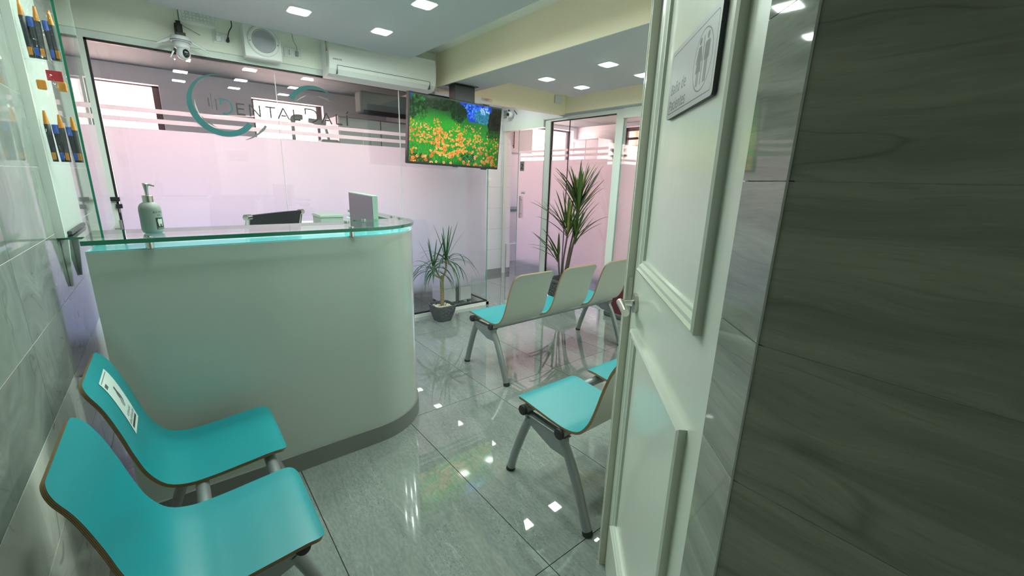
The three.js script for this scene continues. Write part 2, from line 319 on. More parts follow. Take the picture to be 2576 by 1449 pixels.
// ---------------------------------------------------------------- room behind the reception glass
const room1 = struct('wall_1', plate(quad(-1.8, 2.66, 0, 2.6), BACK - 0.2, BACK, [quad(-1.3, 0.075, 0.95, 2.255).reverse(), quad(0.93, 1.745, 0.95, 2.25).reverse()]), M.roomWhite);
struct('wall_6', [bx(-1.8, -1.6, 0, 2.6, BACK, -3.6), bx(-1.8, XL - 0.2, 0, 2.6, -3.82, -3.7)], M.roomWhite);
struct('wall_2', bx(2.6, 2.7, 0, 2.6, BACK, -4.86), M.roomWhite);
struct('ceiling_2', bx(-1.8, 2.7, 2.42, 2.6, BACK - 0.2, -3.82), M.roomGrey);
function casement(x0, x1, y0, y1, z, bar) {
  const w = struct('window_3');
  part('frame', [bx(x0, x1, y0, y0 + 0.04, z, z + 0.05), bx(x0, x1, y1 - 0.03, y1, z, z + 0.05), bx(x0, x0 + 0.035, y0, y1, z, z + 0.05), bx(x1 - 0.06, x1, y0, y1, z, z + 0.05)], M.brown, w);
  part('pane', bx(x0 + 0.035, x1 - 0.06, y0 + 0.04, y1 - 0.03, z + 0.02, z + 0.026), M.clearPane, w);
  return w;
}
casement(-1.3, 0.075, 0.95, 2.275, BACK - 0.16); casement(0.93, 1.745, 0.95, 2.27, BACK - 0.16);
{
  const c = thing('wall_cupboard', 'tall pale grey two-door cupboard behind the reception glass', 'cupboard', [1.62, 0, -5.55]);
  part('body', bx(0, 0.98, 0, 2.03, -0.4, 0.33), M.midGrey, c);
  for (const [x, hx] of [[0.005, 0.26], [0.495, 0.36]]) {
    const d = part('door', rb(x, x + 0.48, 0.02, 2.015, 0.332, 0.35, 0.003), std(col(0.46, 0.50, 0.48), 0.35), c);
    part('handle', [cyl([hx, 1.70, 0.375], [hx, 1.92, 0.375], 0.005), cyl([hx, 1.72, 0.35], [hx, 1.72, 0.375], 0.004), cyl([hx, 1.90, 0.35], [hx, 1.90, 0.375], 0.004)], M.steel, d);
  }
  const a = thing('air_conditioner', 'white air conditioner high in the room behind the reception glass', 'air conditioner', [2.25, 2.10, -5.30], -Math.PI / 2 * 0.0);
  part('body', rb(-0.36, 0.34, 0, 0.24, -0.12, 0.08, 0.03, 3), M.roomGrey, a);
  part('louvre', rb(-0.33, 0.31, -0.004, 0.03, 0.05, 0.088, 0.006), M.black, a);
  const l = thing('dental_lamp', 'grey jointed dental lamp seen between the letters on the glass', 'lamp', [1.14, 0, -5.2]);
  part('post', cyl([0, 0, 0], [0, 1.94, 0], 0.018), M.midGrey, l);
  part('arm', [tube([[0, 1.92, 0], [0.012, 1.955, 0], [0.04, 1.968, 0], [0.10, 1.970, 0]], 0.028), rb(0.06, 0.24, 1.925, 1.975, -0.03, 0.03, 0.012).applyMatrix4(new THREE.Matrix4().makeRotationZ(-0.05)), cyl([0.17, 1.945, 0], [0.33, 1.895, 0], 0.022, 0.016)], M.midGrey, l);
  part('head', [rb(0.26, 0.46, 1.66, 1.76, -0.08, 0.08, 0.03, 3), cyl([0.33, 1.895, 0], [0.36, 1.75, 0], 0.014)], M.midGrey, l);
  const d = thing('dental_unit', 'dark grey dental unit tray below the lamp behind the glass', 'dental unit', [1.06, 0, -5.0]);
  part('column', cyl([0, 0, 0], [0, 1.60, 0], 0.03), M.midGrey, d);
  part('tray', rb(-0.12, 0.06, 1.60, 1.72, -0.1, 0.1, 0.04, 3), M.darkGrey, d);
  for (const [x, lab] of [[2.225, 'low white drawer unit behind the frosted glass, left of the dark gap'], [2.43, 'low white drawer unit behind the frosted glass, right of the dark gap']]) {
    const p = thing('drawer_unit', lab, 'drawer unit', [x, 0.03, -4.20]);
    part('body', rb(0, 0.155, 0, 0.33, 0, 0.26, 0.004), M.roomWhite, p);
    part('drawer', rb(0.006, 0.149, 0.17, 0.325, 0.26, 0.272, 0.003), M.roomWhite, p); part('drawer', rb(0.006, 0.149, 0.01, 0.162, 0.26, 0.272, 0.003), M.roomWhite, p);
    for (const fx of [0.01, 0.125]) for (const fz of [0, 0.22]) part('foot', bx(fx, fx + 0.02, -0.03, 0, fz, fz + 0.03), M.darkGrey, p);
  }
  const pd = thing('waste_bin', 'slim dark grey bin standing between the two white drawer units', 'bin', [2.405, 0, -4.12]);
  part('body', rb(-0.022, 0.022, 0.004, 0.37, -0.07, 0.17, 0.006), M.darkGrey, pd); part('lid', rb(-0.023, 0.023, 0.37, 0.385, -0.072, 0.172, 0.004), M.black, pd);
  const y = thing('yellow_bag', 'yellow bag on the right-hand white drawer unit, blurred by frosted glass', 'bag', [2.53, 0.36, -4.03]);
  part('bag', lathe([[0, 0], [0.045, 0.002], [0.055, 0.03], [0.05, 0.07], [0.03, 0.105], [0, 0.115]], 20), M.yellow, y);
}

// ---------------------------------------------------------------- corridor and room 2
const endWall = struct('wall_corridor', [bx(2.7, 3.975, 0, 2.6, -5.1, -5.006), bx(3.9, 3.975, 0, 2.6, -5.6, -5.1)], M.grout);
{
  const g1 = tileGeo(0.638, 0.298, 0.006, 'z', 0, 0, 1, 1);
  for (let r = 0; r < 8; r++) for (let c = 0; c < 2; c++) { const m = part('tile', g1, corridorTile, endWall); m.position.set(2.70 + 0.319 + 0.639 * c, 0.075 + 0.15 + 0.3 * r, -5.003); }
}
const bl = struct('baseboard_back', [bx(2.7, 3.98, 0, 0.075, -5.003, -4.985), bx(3.975, 3.99, 0, 0.075, -5.6, -5.0)], M.midGrey);
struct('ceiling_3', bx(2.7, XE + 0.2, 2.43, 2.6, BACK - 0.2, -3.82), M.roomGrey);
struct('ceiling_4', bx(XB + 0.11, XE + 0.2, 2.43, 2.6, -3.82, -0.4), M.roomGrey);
const rm2 = struct('wall_3', plate(quad(2.66, XE + 0.2, 0, 2.6), BACK - 0.2, BACK, [quad(5.15, 6.5, 0.95, 2.36).reverse()]), M.roomWhite);
struct('wall_4', new THREE.ExtrudeGeometry((() => { const s = new THREE.Shape(quad(0.7, 6.2, 0, 2.6).map((p) => new THREE.Vector2(...p))); s.holes.push(new THREE.Path(quad(2.2, 5.1, 0.95, 2.36).reverse().map((p) => new THREE.Vector2(...p)))); return s; })(), { depth: 0.2, bevelEnabled: false }).rotateY(Math.PI / 2).translate(XE, 0, 0), M.roomWhite);
struct('wall_5', bx(XB + 0.1, XE + 0.2, 0, 2.6, -0.70, -0.6), M.roomWhite);
casement(5.15, 6.5, 0.95, 2.36, BACK - 0.16);
{
  const w = struct('window_3'); const z0 = -5.1, z1 = -2.2, x = XE + 0.12;
  part('frame', [bx(x, x + 0.05, 0.95, 0.99, z0, z1), bx(x, x + 0.05, 2.30, 2.36, z0, z1), bx(x, x + 0.05, 0.95, 2.36, z0, z0 + 0.05), bx(x, x + 0.05, 0.95, 2.36, z1 - 0.05, z1), bx(x, x + 0.05, 2.15, 2.19, z0, z1)], M.brown, w);
  part('pane', bx(x + 0.02, x + 0.026, 0.99, 2.30, z0 + 0.05, z1 - 0.05), M.clearPane, w);
  // building across the street, seen through that window
  const b = thing('apartment_building', 'orange lit building with rows of windows outside the far right room', 'building', [10.5, -3, -5.5]);
  const hs = []; for (let r = 0; r < 9; r++) for (let c = 0; c < 6; c++) hs.push(quad(-3.6 + 1.25 * c, -2.8 + 1.25 * c, 0.5 + 0.95 * r, 1.1 + 0.95 * r).reverse());
  part('wall', new THREE.ExtrudeGeometry((() => { const s = new THREE.Shape(quad(-4.2, 4.6, 0, 9).map((p) => new THREE.Vector2(...p))); for (const h of hs) s.holes.push(new THREE.Path(h.map((p) => new THREE.Vector2(...p)))); return s; })(), { depth: 0.3, bevelEnabled: false }).rotateY(Math.PI / 2), M.facade, b);
  for (const h of hs) { const xs = h.map((p) => p[0]), ys = h.map((p) => p[1]); part('window', bx(0.15, 0.2, Math.min(...ys), Math.max(...ys), -Math.max(...xs), -Math.min(...xs)), M.facadeDark, b); }
  const c = thing('wall_cabinet', 'white wall cabinet with long bar handles seen through sliding door 2', 'cabinet', [4.1, 1.84, -6.15]);
  part('body', bx(0, 1.0, 0, 0.55, -0.04, 0.3), M.roomWhite, c);
  for (const [x, hx] of [[0.004, 0.44], [0.504, 0.56]]) { const d = part('door', rb(x, x + 0.492, 0.004, 0.546, 0.302, 0.32, 0.003), M.roomWhite, c); part('handle', [cyl([hx, 0.06, 0.345], [hx, 0.42, 0.345], 0.008), cyl([hx, 0.1, 0.32], [hx, 0.1, 0.345], 0.006), cyl([hx, 0.38, 0.32], [hx, 0.38, 0.345], 0.006)], M.darkGrey, d); }
  const k = thing('counter', 'low white counter with teal top in the room behind door 2', 'counter', [4.05, 0, -6.18]);
  part('cabinet', bx(0, 1.0, 0, 0.86, 0, 0.5), M.roomWhite, k); part('worktop', bx(-0.02, 1.02, 0.86, 0.90, 0, 0.53), M.tealCounter, k);
  const t = thing('tall_cupboard', 'tall white cupboard near the window in the far right room', 'cupboard', [XE - 0.45, 0, -5.55]);
  part('body', bx(0, 0.42, 0, 2.15, -0.25, 0.30), M.roomWhite, t); part('door', rb(-0.018, 0, 0.02, 2.13, -0.245, 0.02, 0.003), M.roomWhite, t); part('door', rb(-0.018, 0, 0.02, 2.13, 0.03, 0.295, 0.003), M.roomWhite, t);
}
// corridor end wall fittings
{
  const s = thing('switch_plate', 'small white switch plate on the white tiled corridor wall', 'switch', [3.585, 1.34, -5.0]);
  part('plate', rb(-0.025, 0.03, -0.06, 0.055, 0, 0.01, 0.004), M.whitePlastic, s); part('rocker', rb(-0.014, 0.018, 0.004, 0.04, 0.01, 0.015, 0.003), M.whitePlastic, s); part('rocker', rb(-0.014, 0.018, -0.045, -0.008, 0.01, 0.015, 0.003), M.whitePlastic, s);
  const v = thing('vent_grille', 'small white slatted vent over sliding door 2, beside the camera', 'vent', [3.80, 2.255, -4.93], -Math.PI / 2);
  part('frame', plate(quad(-0.05, 0.05, -0.06, 0.06), 0, 0.012, [quad(-0.042, 0.042, -0.052, 0.052).reverse()]), M.whitePlastic, v);
  for (let i = 0; i < 6; i++) part('slat', bx(-0.042, 0.042, -0.05 + 0.018 * i, -0.041 + 0.018 * i, 0.002, 0.010), M.midGrey, v);
  const c = thing('security_camera', 'small round white camera over sliding door 2, half hidden by the television', 'camera', [3.745, 2.235, -4.76], -0.9);
  part('body', new THREE.SphereGeometry(0.042, 24, 16), M.whitePlastic, c); part('lens', cyl([-0.02, -0.005, 0.025], [-0.028, -0.007, 0.044], 0.02), M.black, c); part('mount', cyl([0, 0.03, 0], [-0.03, 0.055, -0.025], 0.012), M.darkGrey, c); part('antenna', cyl([0.05, 0.05, 0], [0.11, -0.02, 0], 0.006), M.darkGrey, c);
  const b = thing('pipe_boxing', 'white boxed-in pipe at the foot of the corridor wall', 'boxing', [3.90, 0.075, -5.0]);
  part('box', rb(0, 0.072, 0, 0.35, 0, 0.03, 0.003), M.whitePlastic, b); part('cap', rb(-0.003, 0.25, 0.35, 0.365, 0, 0.035, 0.003), M.whitePlastic, b);
}

// ---------------------------------------------------------------- far glass wall with sliding doors
const w5 = struct('window_4');
const fb = (y0, y1, z0, z1, d0 = -0.03, d1 = 0.03) => bx(XB + d0, XB + d1, y0, y1, z0, z1);
part('post', fb(0, 2.145, -4.14, -4.045), M.alu, w5); part('post', fb(0, 2.145, -3.035, -2.94), M.alu, w5);
part('rail', [fb(2.095, 2.145, -4.045, -3.035), fb(0, 0.075, -4.045, -3.035)], M.alu, w5);
part('gasket', [fb(2.085, 2.096, -4.045, -3.035, -0.014, 0.014), fb(0.074, 0.085, -4.045, -3.035, -0.014, 0.014), fb(0.08, 2.09, -4.046, -4.036, -0.014, 0.014)], M.gasket, w5);
part('pane', fb(0.08, 2.09, -4.037, -3.035, -0.004, 0.004), M.clearPane, w5);
part('pane_joint', fb(0.08, 2.09, -3.742, -3.738, -0.007, 0.007), M.gasket, w5);
films(w5, -4.036, -3.036, XB + 0.0055, 'x');
function slidingDoor(name, z0, z1, hz0, hz1) {
  const d = struct(name);
  part('header_rail', [fb(2.035, 2.135, hz0, hz1, -0.055, 0.03)], M.alu, d);
  part('pane', fb(0.02, 2.04, z0, z1, -0.030, -0.022), M.clearPane, d);
  part('pane_edge', fb(0.02, 2.04, z0 - 0.001, z0 + 0.002, -0.0305, -0.0215), M.paleEdge, d);
  films(d, z0 + 0.004, z1, XB - 0.020, 'x');
  return d;
}
const d2 = slidingDoor('door_2', -4.655, -4.13, -4.985, -4.145), d3 = slidingDoor('door_3', -2.93, -2.0, -2.935, -1.6);
part('post', fb(0, 2.145, -1.55, -0.72), M.alu, d3); part('post', fb(0, 2.12, -5.0, -4.975), M.alu, d2);
{
  const z = -4.565, x = XB - 0.055, hx = part('handle', [cyl([x, 0.87, z], [x, 1.17, z], 0.011), cyl([x, 0.93, z], [XB - 0.03, 0.93, z], 0.008), cyl([x, 1.12, z], [XB - 0.03, 1.12, z], 0.008)], M.steel, d2);
  part('inner_handle', [cyl([XB + 0.0, 0.87, z - 0.0], [XB + 0.0, 1.17, z], 0.011)], M.steel, d2);
  const two = canvasTex(128, 192, (c, w, h) => { c.fillStyle = '#77777c'; c.fillRect(0, 0, w, h); c.fillStyle = '#0b0b0d'; c.font = 'bold 150px sans-serif'; c.textAlign = 'center'; c.textBaseline = 'middle'; c.fillText('2', w / 2, h / 2 + 6); });
  const nb = thing('number_sign', 'small grey sign with a black 2 on the frosted sliding door', 'sign', [XB - 0.0315, 1.565, -4.565], -Math.PI / 2);
  part('plate', rb(-0.042, 0.042, -0.062, 0.062, -0.0, 0.002, 0.0008), M.midGrey, nb); part('print', new THREE.PlaneGeometry(0.082, 0.122).translate(0, 0, 0.0024), std(col(1, 1, 1), 0.4, { map: two }), nb);
  const pm = canvasTex(128, 64, (c, w, h) => { c.fillStyle = '#e8e4e4'; c.fillRect(0, 0, w, h); c.fillStyle = '#555'; c.fillRect(14, 34, 100, 14); c.fillStyle = '#888'; c.font = '14px sans-serif'; c.fillText('Consulta', 40, 22); });
  const tg = thing('door_tag', 'white name tag above the handle of the frosted sliding door', 'tag', [XB - 0.0315, 1.215, -4.525], -Math.PI / 2);
  part('plate', rb(-0.045, 0.045, -0.022, 0.022, 0, 0.002, 0.0008), M.whitePlastic, tg); part('print', new THREE.PlaneGeometry(0.086, 0.04).translate(0, 0, 0.0024), std(col(1, 1, 1), 0.5, { map: pm }), tg);
}

// ================================================================ LAMPS
function downlight(x, y, z, size, label) {
  const t = thing('ceiling_light', label, 'lamp', [x, y, z], 0, 'square downlights in the grey ceiling panels');
  const h = size / 2;
  part('frame', plate(roundRect(-h - 0.006, h + 0.006, -h - 0.006, h + 0.006, 0.02), 0, 0.008, [roundRect(-h + 0.004, h - 0.004, -h + 0.004, h - 0.004, 0.014).reverse()]).rotateX(Math.PI / 2).scale(1, 0.5, 1), M.whitePlastic, t);
  part('diffuser', plate(roundRect(-h + 0.004, h - 0.004, -h + 0.004, h - 0.004, 0.014), 0.0005, 0.007).rotateX(Math.PI / 2), M.ledGlow, t);
  const l = new THREE.RectAreaLight(LED, LED_POWER, size, size); l.name = 'downlight'; l.position.set(x, y - 0.0085, z); l.lookAt(x, y - 1, z); scene.add(l);
  const p = new THREE.PointLight(LED, LED_POWER * 0.00025); p.name = 'downlight_spill'; p.position.set(x, y - 0.0042, z); p.castShadow = true; p.shadow.radius = 0.1; scene.add(p);
}
downlight(3.25, 2.43, -4.40, 0.105, 'downlight in the corridor ceiling, hidden above the cream lintel');
const rowName = ['nearest the reception glass', 'in the middle row', 'in the row nearest the camera'], colName = ['left', 'middle', 'right'];
[-2.86, -2.28, -1.75].forEach((z, r) => [0.24, 0.715, 1.197].forEach((x, c) => downlight(x, 2.27, z, 0.105, `glowing downlight on the left panel, ${rowName[r]}, ${colName[c]} of three`)));
[-2.735, -2.11, -1.45].forEach((z, r) => [2.517, 2.935].forEach((x, c) => downlight(x, BY, z, 0.105, `glowing downlight of the right ceiling panel, ${['far row', 'second row', 'hidden row'][r]}, ${c ? 'right' : 'left'} of two`)));

// ================================================================ RECEPTION DESK
{
  const t = thing('reception_desk', 'white curved reception desk with turquoise ledge and glass counter top', 'desk');
  const ZF = -1.967, XR = 1.065, R = 0.355, XS = -0.243, ZEND = -3.05;
  const path = (o, n = 24) => { const a = [[XS, ZF + o], [XR - R, ZF + o]]; for (let i = 1; i <= n; i++) { const q = Math.PI / 2 * (1 - i / n); a.push([XR - R + (R + o) * Math.cos(q), ZF - R + (R + o) * Math.sin(q)]); } a.push([XR + o, ZEND]); return a; };
  const wallOf = (o0, o1) => path(o1).concat(path(o0).reverse());
  const smooth = (g) => g;
  const curved = (o0, o1, y0, y1) => {                                // panel following the curve, with smooth normals on its outer face
    const a = path(o1, 40), b = path(o0, 40), pos = [], nor = [], uv = []; const N = a.map((p, i) => { const dx = a[Math.min(i + 1, a.length - 1)][0] - a[Math.max(i - 1, 0)][0], dz = a[Math.min(i + 1, a.length - 1)][1] - a[Math.max(i - 1, 0)][1], l = Math.hypot(dx, dz); return [-dz / l, dx / l]; });
    N[0] = [0, 1]; N[1] = [0, 1]; N[a.length - 1] = [1, 0]; N[a.length - 2] = [1, 0];
    const q = (p0, p1, p2, p3, n0, n1, n2_, n3_) => { for (const [p, n] of [[p0, n0], [p1, n1], [p2, n2_], [p0, n0], [p2, n2_], [p3, n3_]]) { pos.push(...p); nor.push(...n); uv.push(p[0] + p[2], p[1]); } };
    for (let i = 0; i + 1 < a.length; i++) {
      const n0 = [Math.abs(N[i][0]), 0, N[i][1]], n1 = [Math.abs(N[i + 1][0]), 0, N[i + 1][1]], m0 = [-n0[0], 0, -n0[2]], m1 = [-n1[0], 0, -n1[2]], up = [0, 1, 0], dn = [0, -1, 0];
      const P = (s, k, y) => [s[k][0], y, s[k][1]];
      q(P(a, i, y0), P(a, i + 1, y0), P(a, i + 1, y1), P(a, i, y1), n0, n1, n1, n0);
      q(P(b, i, y1), P(b, i + 1, y1), P(b, i + 1, y0), P(b, i, y0), m0, m1, m1, m0);
      q(P(a, i, y1), P(a, i + 1, y1), P(b, i + 1, y1), P(b, i, y1), up, up, up, up);
      q(P(b, i, y0), P(b, i + 1, y0), P(a, i + 1, y0), P(a, i, y0), dn, dn, dn, dn);
    }
    for (const [k, n] of [[0, [-1, 0, 0]], [a.length - 1, [0, 0, -1]]]) q([b[k][0], y0, b[k][1]], [a[k][0], y0, a[k][1]], [a[k][0], y1, a[k][1]], [b[k][0], y1, b[k][1]], n, n, n, n);
    const g = new THREE.BufferGeometry(); g.setAttribute('position', new THREE.Float32BufferAttribute(pos, 3)); g.setAttribute('normal', new THREE.Float32BufferAttribute(nor, 3)); g.setAttribute('uv', new THREE.Float32BufferAttribute(uv, 2)); return g;
  };
  part('front_panel', curved(-0.025, 0, 0.092, 1.104), M.deskWhite, t);
  part('skirting', curved(-0.02, 0.010, 0, 0.092), M.skirting, t);
  part('end_panel', bx(XS, XS + 0.02, 0, 1.10, -2.62, ZF - 0.03), M.deskWhite, t);
  const inner = [[XS + 0.02, -2.24], [0.78, -2.24], [0.78, -2.33], [0.97, -2.33], [0.97, ZEND]];
  const ledge = path(-0.004, 24).concat(inner.slice().reverse());
  part('ledge', prism(ledge, 1.096, 1.108), M.tealLedge, t);
  part('inner_panel', [bx(XS + 0.02, 0.78, 0, 1.096, -2.24, -2.225), bx(0.955, 0.97, 0, 1.096, ZEND, -2.33)], M.roomWhite, t);
  part('worktop', bx(XS + 0.02, 0.95, 0.72, 0.745, -2.62, -2.24), M.roomWhite, t);
  const gp = [[-0.246, -1.945], [0.705, -1.945]]; for (let i = 1; i <= 24; i++) { const q = Math.PI / 2 * (1 - i / 24); gp.push([0.705 + 0.365 * Math.cos(q), -2.31 + 0.365 * Math.sin(q)]); }
  gp.push([1.07, ZEND], [0.97, ZEND], [0.97, -2.335], [0.77, -2.335], [0.77, -2.265], [-0.246, -2.265]);
  const gl = part('glass_top', prism(gp, 1.131, 1.146), M.counterGlass, t);
  const ring = []; gp.forEach((p, i) => { const q = gp[(i + 1) % gp.length]; ring.push(p); }); const c0 = [0.4, -2.12];
  const off = gp.map((p) => p);
  const edge = []; for (let i = 0; i < gp.length; i++) { const p = gp[i], q = gp[(i + 1) % gp.length], dx = q[0] - p[0], dz = q[1] - p[1], l = Math.hypot(dx, dz) || 1, nx = -dz / l * 0.0008, nz = dx / l * 0.0008; edge.push(prism([[p[0], p[1]], [q[0], q[1]], [q[0] + nx, q[1] + nz], [p[0] + nx, p[1] + nz]], 1.1308, 1.1462)); }
  part('glass_edge', edge, M.glassEdge, gl, 'dark green polished glass edge');
  for (const [x, z] of [[-0.075, -1.965], [0.635, -1.965], [0.815, -2.305], [1.025, -2.42], [1.03, -2.32], [0.70, -2.235]])
    part('standoff', [cyl([x, 1.108, z], [x, 1.1305, z], 0.0125), cyl([x, 1.1465, z], [x, 1.153, z], 0.0125)], M.chrome, t);
}
// gel bottle
{
  const t = thing('gel_bottle', 'grey-green pump bottle of alcohol gel on the glass counter', 'bottle', [-0.062, 1.1465, -2.10], 0.1);
  part('body', lathe([[0, 0], [0.024, 0], [0.030, 0.004], [0.0335, 0.014], [0.0335, 0.088], [0.032, 0.098], [0.027, 0.108], [0.019, 0.114], [0.015, 0.116], [0, 0.116]], 48), M.gelBody, t);
  part('collar', lathe([[0, 0.114], [0.016, 0.114], [0.0165, 0.116], [0.0165, 0.138], [0.0155, 0.140], [0, 0.140]], 32), M.steel, t);
  const p = part('pump', [cyl([0, 0.14, 0], [0, 0.160, 0], 0.0055), lathe([[0, 0.156], [0.0055, 0.156], [0.0085, 0.180], [0.0085, 0.184], [0, 0.184]], 24)], M.steel, t);
  part('nozzle', tube([[0, 0.177, 0], [0.012, 0.178, 0.004], [0.024, 0.175, 0.008]], 0.0035, 12), M.steel, p);
  const lab = canvasTex(512, 512, (c, w, h) => {
    c.fillStyle = '#848f87'; c.fillRect(0, 0, w, h); c.fillStyle = '#141818'; c.textAlign = 'center'; c.font = 'bold 74px serif'; c.fillText('ALCOHOL', w / 2, 90); c.fillText('GEL', w / 2, 170);
    c.fillStyle = '#171c1c'; c.fillRect(120, 205, 272, 300); c.fillStyle = '#b4bcb4'; c.beginPath(); c.moveTo(190, 240); c.bezierCurveTo(225, 222, 240, 250, 256, 248); c.bezierCurveTo(275, 250, 295, 222, 325, 242); c.bezierCurveTo(358, 280, 332, 340, 326, 380); c.bezierCurveTo(320, 450, 292, 450, 286, 400); c.bezierCurveTo(280, 350, 240, 350, 232, 400); c.bezierCurveTo(225, 450, 196, 450, 188, 380); c.bezierCurveTo(180, 340, 155, 280, 190, 240); c.fill(); c.font = 'bold 34px sans-serif'; c.fillText('DENTAL DALÍ', 256, 490);
  });
  part('label', new THREE.CylinderGeometry(0.0337, 0.0337, 0.074, 32, 1, true, -0.12, 1.75).translate(0, 0.052, 0), std(col(1, 1, 1), 0.55, { map: lab }), t);
}
// receptionist's chair, monitor, printer and cabinet
{
  const t = thing('office_chair', 'black low-back office chair with chrome side rails behind the desk', 'chair', [0.44, 0, -2.80], 0.753);
  const prof = []; for (let i = 0; i <= 10; i++) prof.push([i / 10]);
  const back = (z0, bow, w) => { const g = new THREE.BoxGeometry(w, 0.62, 0.022, 12, 16, 1), p = g.attributes.position; for (let i = 0; i < p.count; i++) { const x = p.getX(i), y = p.getY(i); p.setZ(i, p.getZ(i) + bow * (1 - (x / (w / 2)) ** 2) + 0.05 * (y / 0.31) ** 2 * (y > 0 ? 1 : 0)); p.setY(i, y - 0.006 * (x / (w / 2)) ** 2); } g.computeVertexNormals(); return g.translate(0, 0.855, z0); };
  part('backrest', back(0, 0.03, 0.43), M.mesh, t);
  for (const s of [-1, 1]) {
    part('side_rail', tube([[s * 0.222, 0.45, -0.01], [s * 0.222, 0.7, 0], [s * 0.222, 1.0, 0.02], [s * 0.222, 1.145, 0.05]], 0.011), M.chrome, t);
    part('rail_cap', cyl([s * 0.205, 1.150, 0.05], [s * 0.24, 1.150, 0.05], 0.016), M.chrome, t);
    part('armrest', tube([[s * 0.24, 0.5, -0.02], [s * 0.27, 0.68, -0.05], [s * 0.27, 0.7, -0.2], [s * 0.27, 0.62, -0.33], [s * 0.23, 0.46, -0.36]], 0.014), M.chrome, t);
  }
  part('seat', rb(-0.23, 0.23, 0.42, 0.47, -0.44, 0.03, 0.02, 3), M.mesh, t);
  part('gas_lift', cyl([0, 0.08, -0.2], [0, 0.42, -0.2], 0.025), M.chrome, t);
  for (let i = 0; i < 5; i++) { const a = i / 5 * 2 * Math.PI; const l = part('leg', cyl([0, 0.10, -0.2], [0.28 * Math.sin(a), 0.065, -0.2 + 0.28 * Math.cos(a)], 0.018, 0.013), M.chrome, t); part('caster', cyl([0.28 * Math.sin(a) - 0.015, 0.03, -0.2 + 0.28 * Math.cos(a)], [0.28 * Math.sin(a) + 0.015, 0.03, -0.2 + 0.28 * Math.cos(a)], 0.03), M.black, l); }
  const m = thing('monitor', 'dark monitor with a pale green rim standing behind the desk counter', 'monitor', [0.916, 0.745, -2.62], -Math.PI / 2 - 0.10);
  part('casing', rb(-0.30, 0.285, 0.13, 0.53, -0.022, 0.006, 0.004), std(col(0.28, 0.37, 0.30), 0.5), m);
  part('screen', bx(-0.293, 0.278, 0.137, 0.523, 0.006, 0.0075), M.screenOff, m);
  part('stand', [rb(-0.03, 0.03, 0, 0.3, -0.04, -0.02, 0.006), rb(-0.12, 0.12, 0, 0.012, -0.10, 0.08, 0.004)], M.whitePlastic, m);
  const c = thing('side_cabinet', 'white side cabinet behind the reception desk, under the printer', 'cabinet', [0.62, 0, -3.42]);
  part('body', bx(0, 0.42, 0, 1.02, -0.22, 0.2), M.roomWhite, c); for (const y of [0.05, 0.38, 0.71]) { const d = part('drawer', rb(0.01, 0.41, y, y + 0.3, 0.2, 0.217, 0.003), M.roomWhite, c); part('handle', rb(0.15, 0.27, y + 0.14, y + 0.152, 0.217, 0.235, 0.003), M.steel, d); }
  const p = thing('printer', 'pale green box-shaped printer on the cabinet behind the desk', 'printer', [0.93, 1.02, -3.36]);
  part('body', rb(-0.06, 0.10, 0, 0.055, -0.12, 0.1, 0.006), std(col(0.26, 0.34, 0.28), 0.5), p); part('lid', rb(-0.064, 0.104, 0.055, 0.075, -0.122, 0.104, 0.004), std(col(0.32, 0.40, 0.34), 0.45), p);
  p.position.x = 0.90;
}

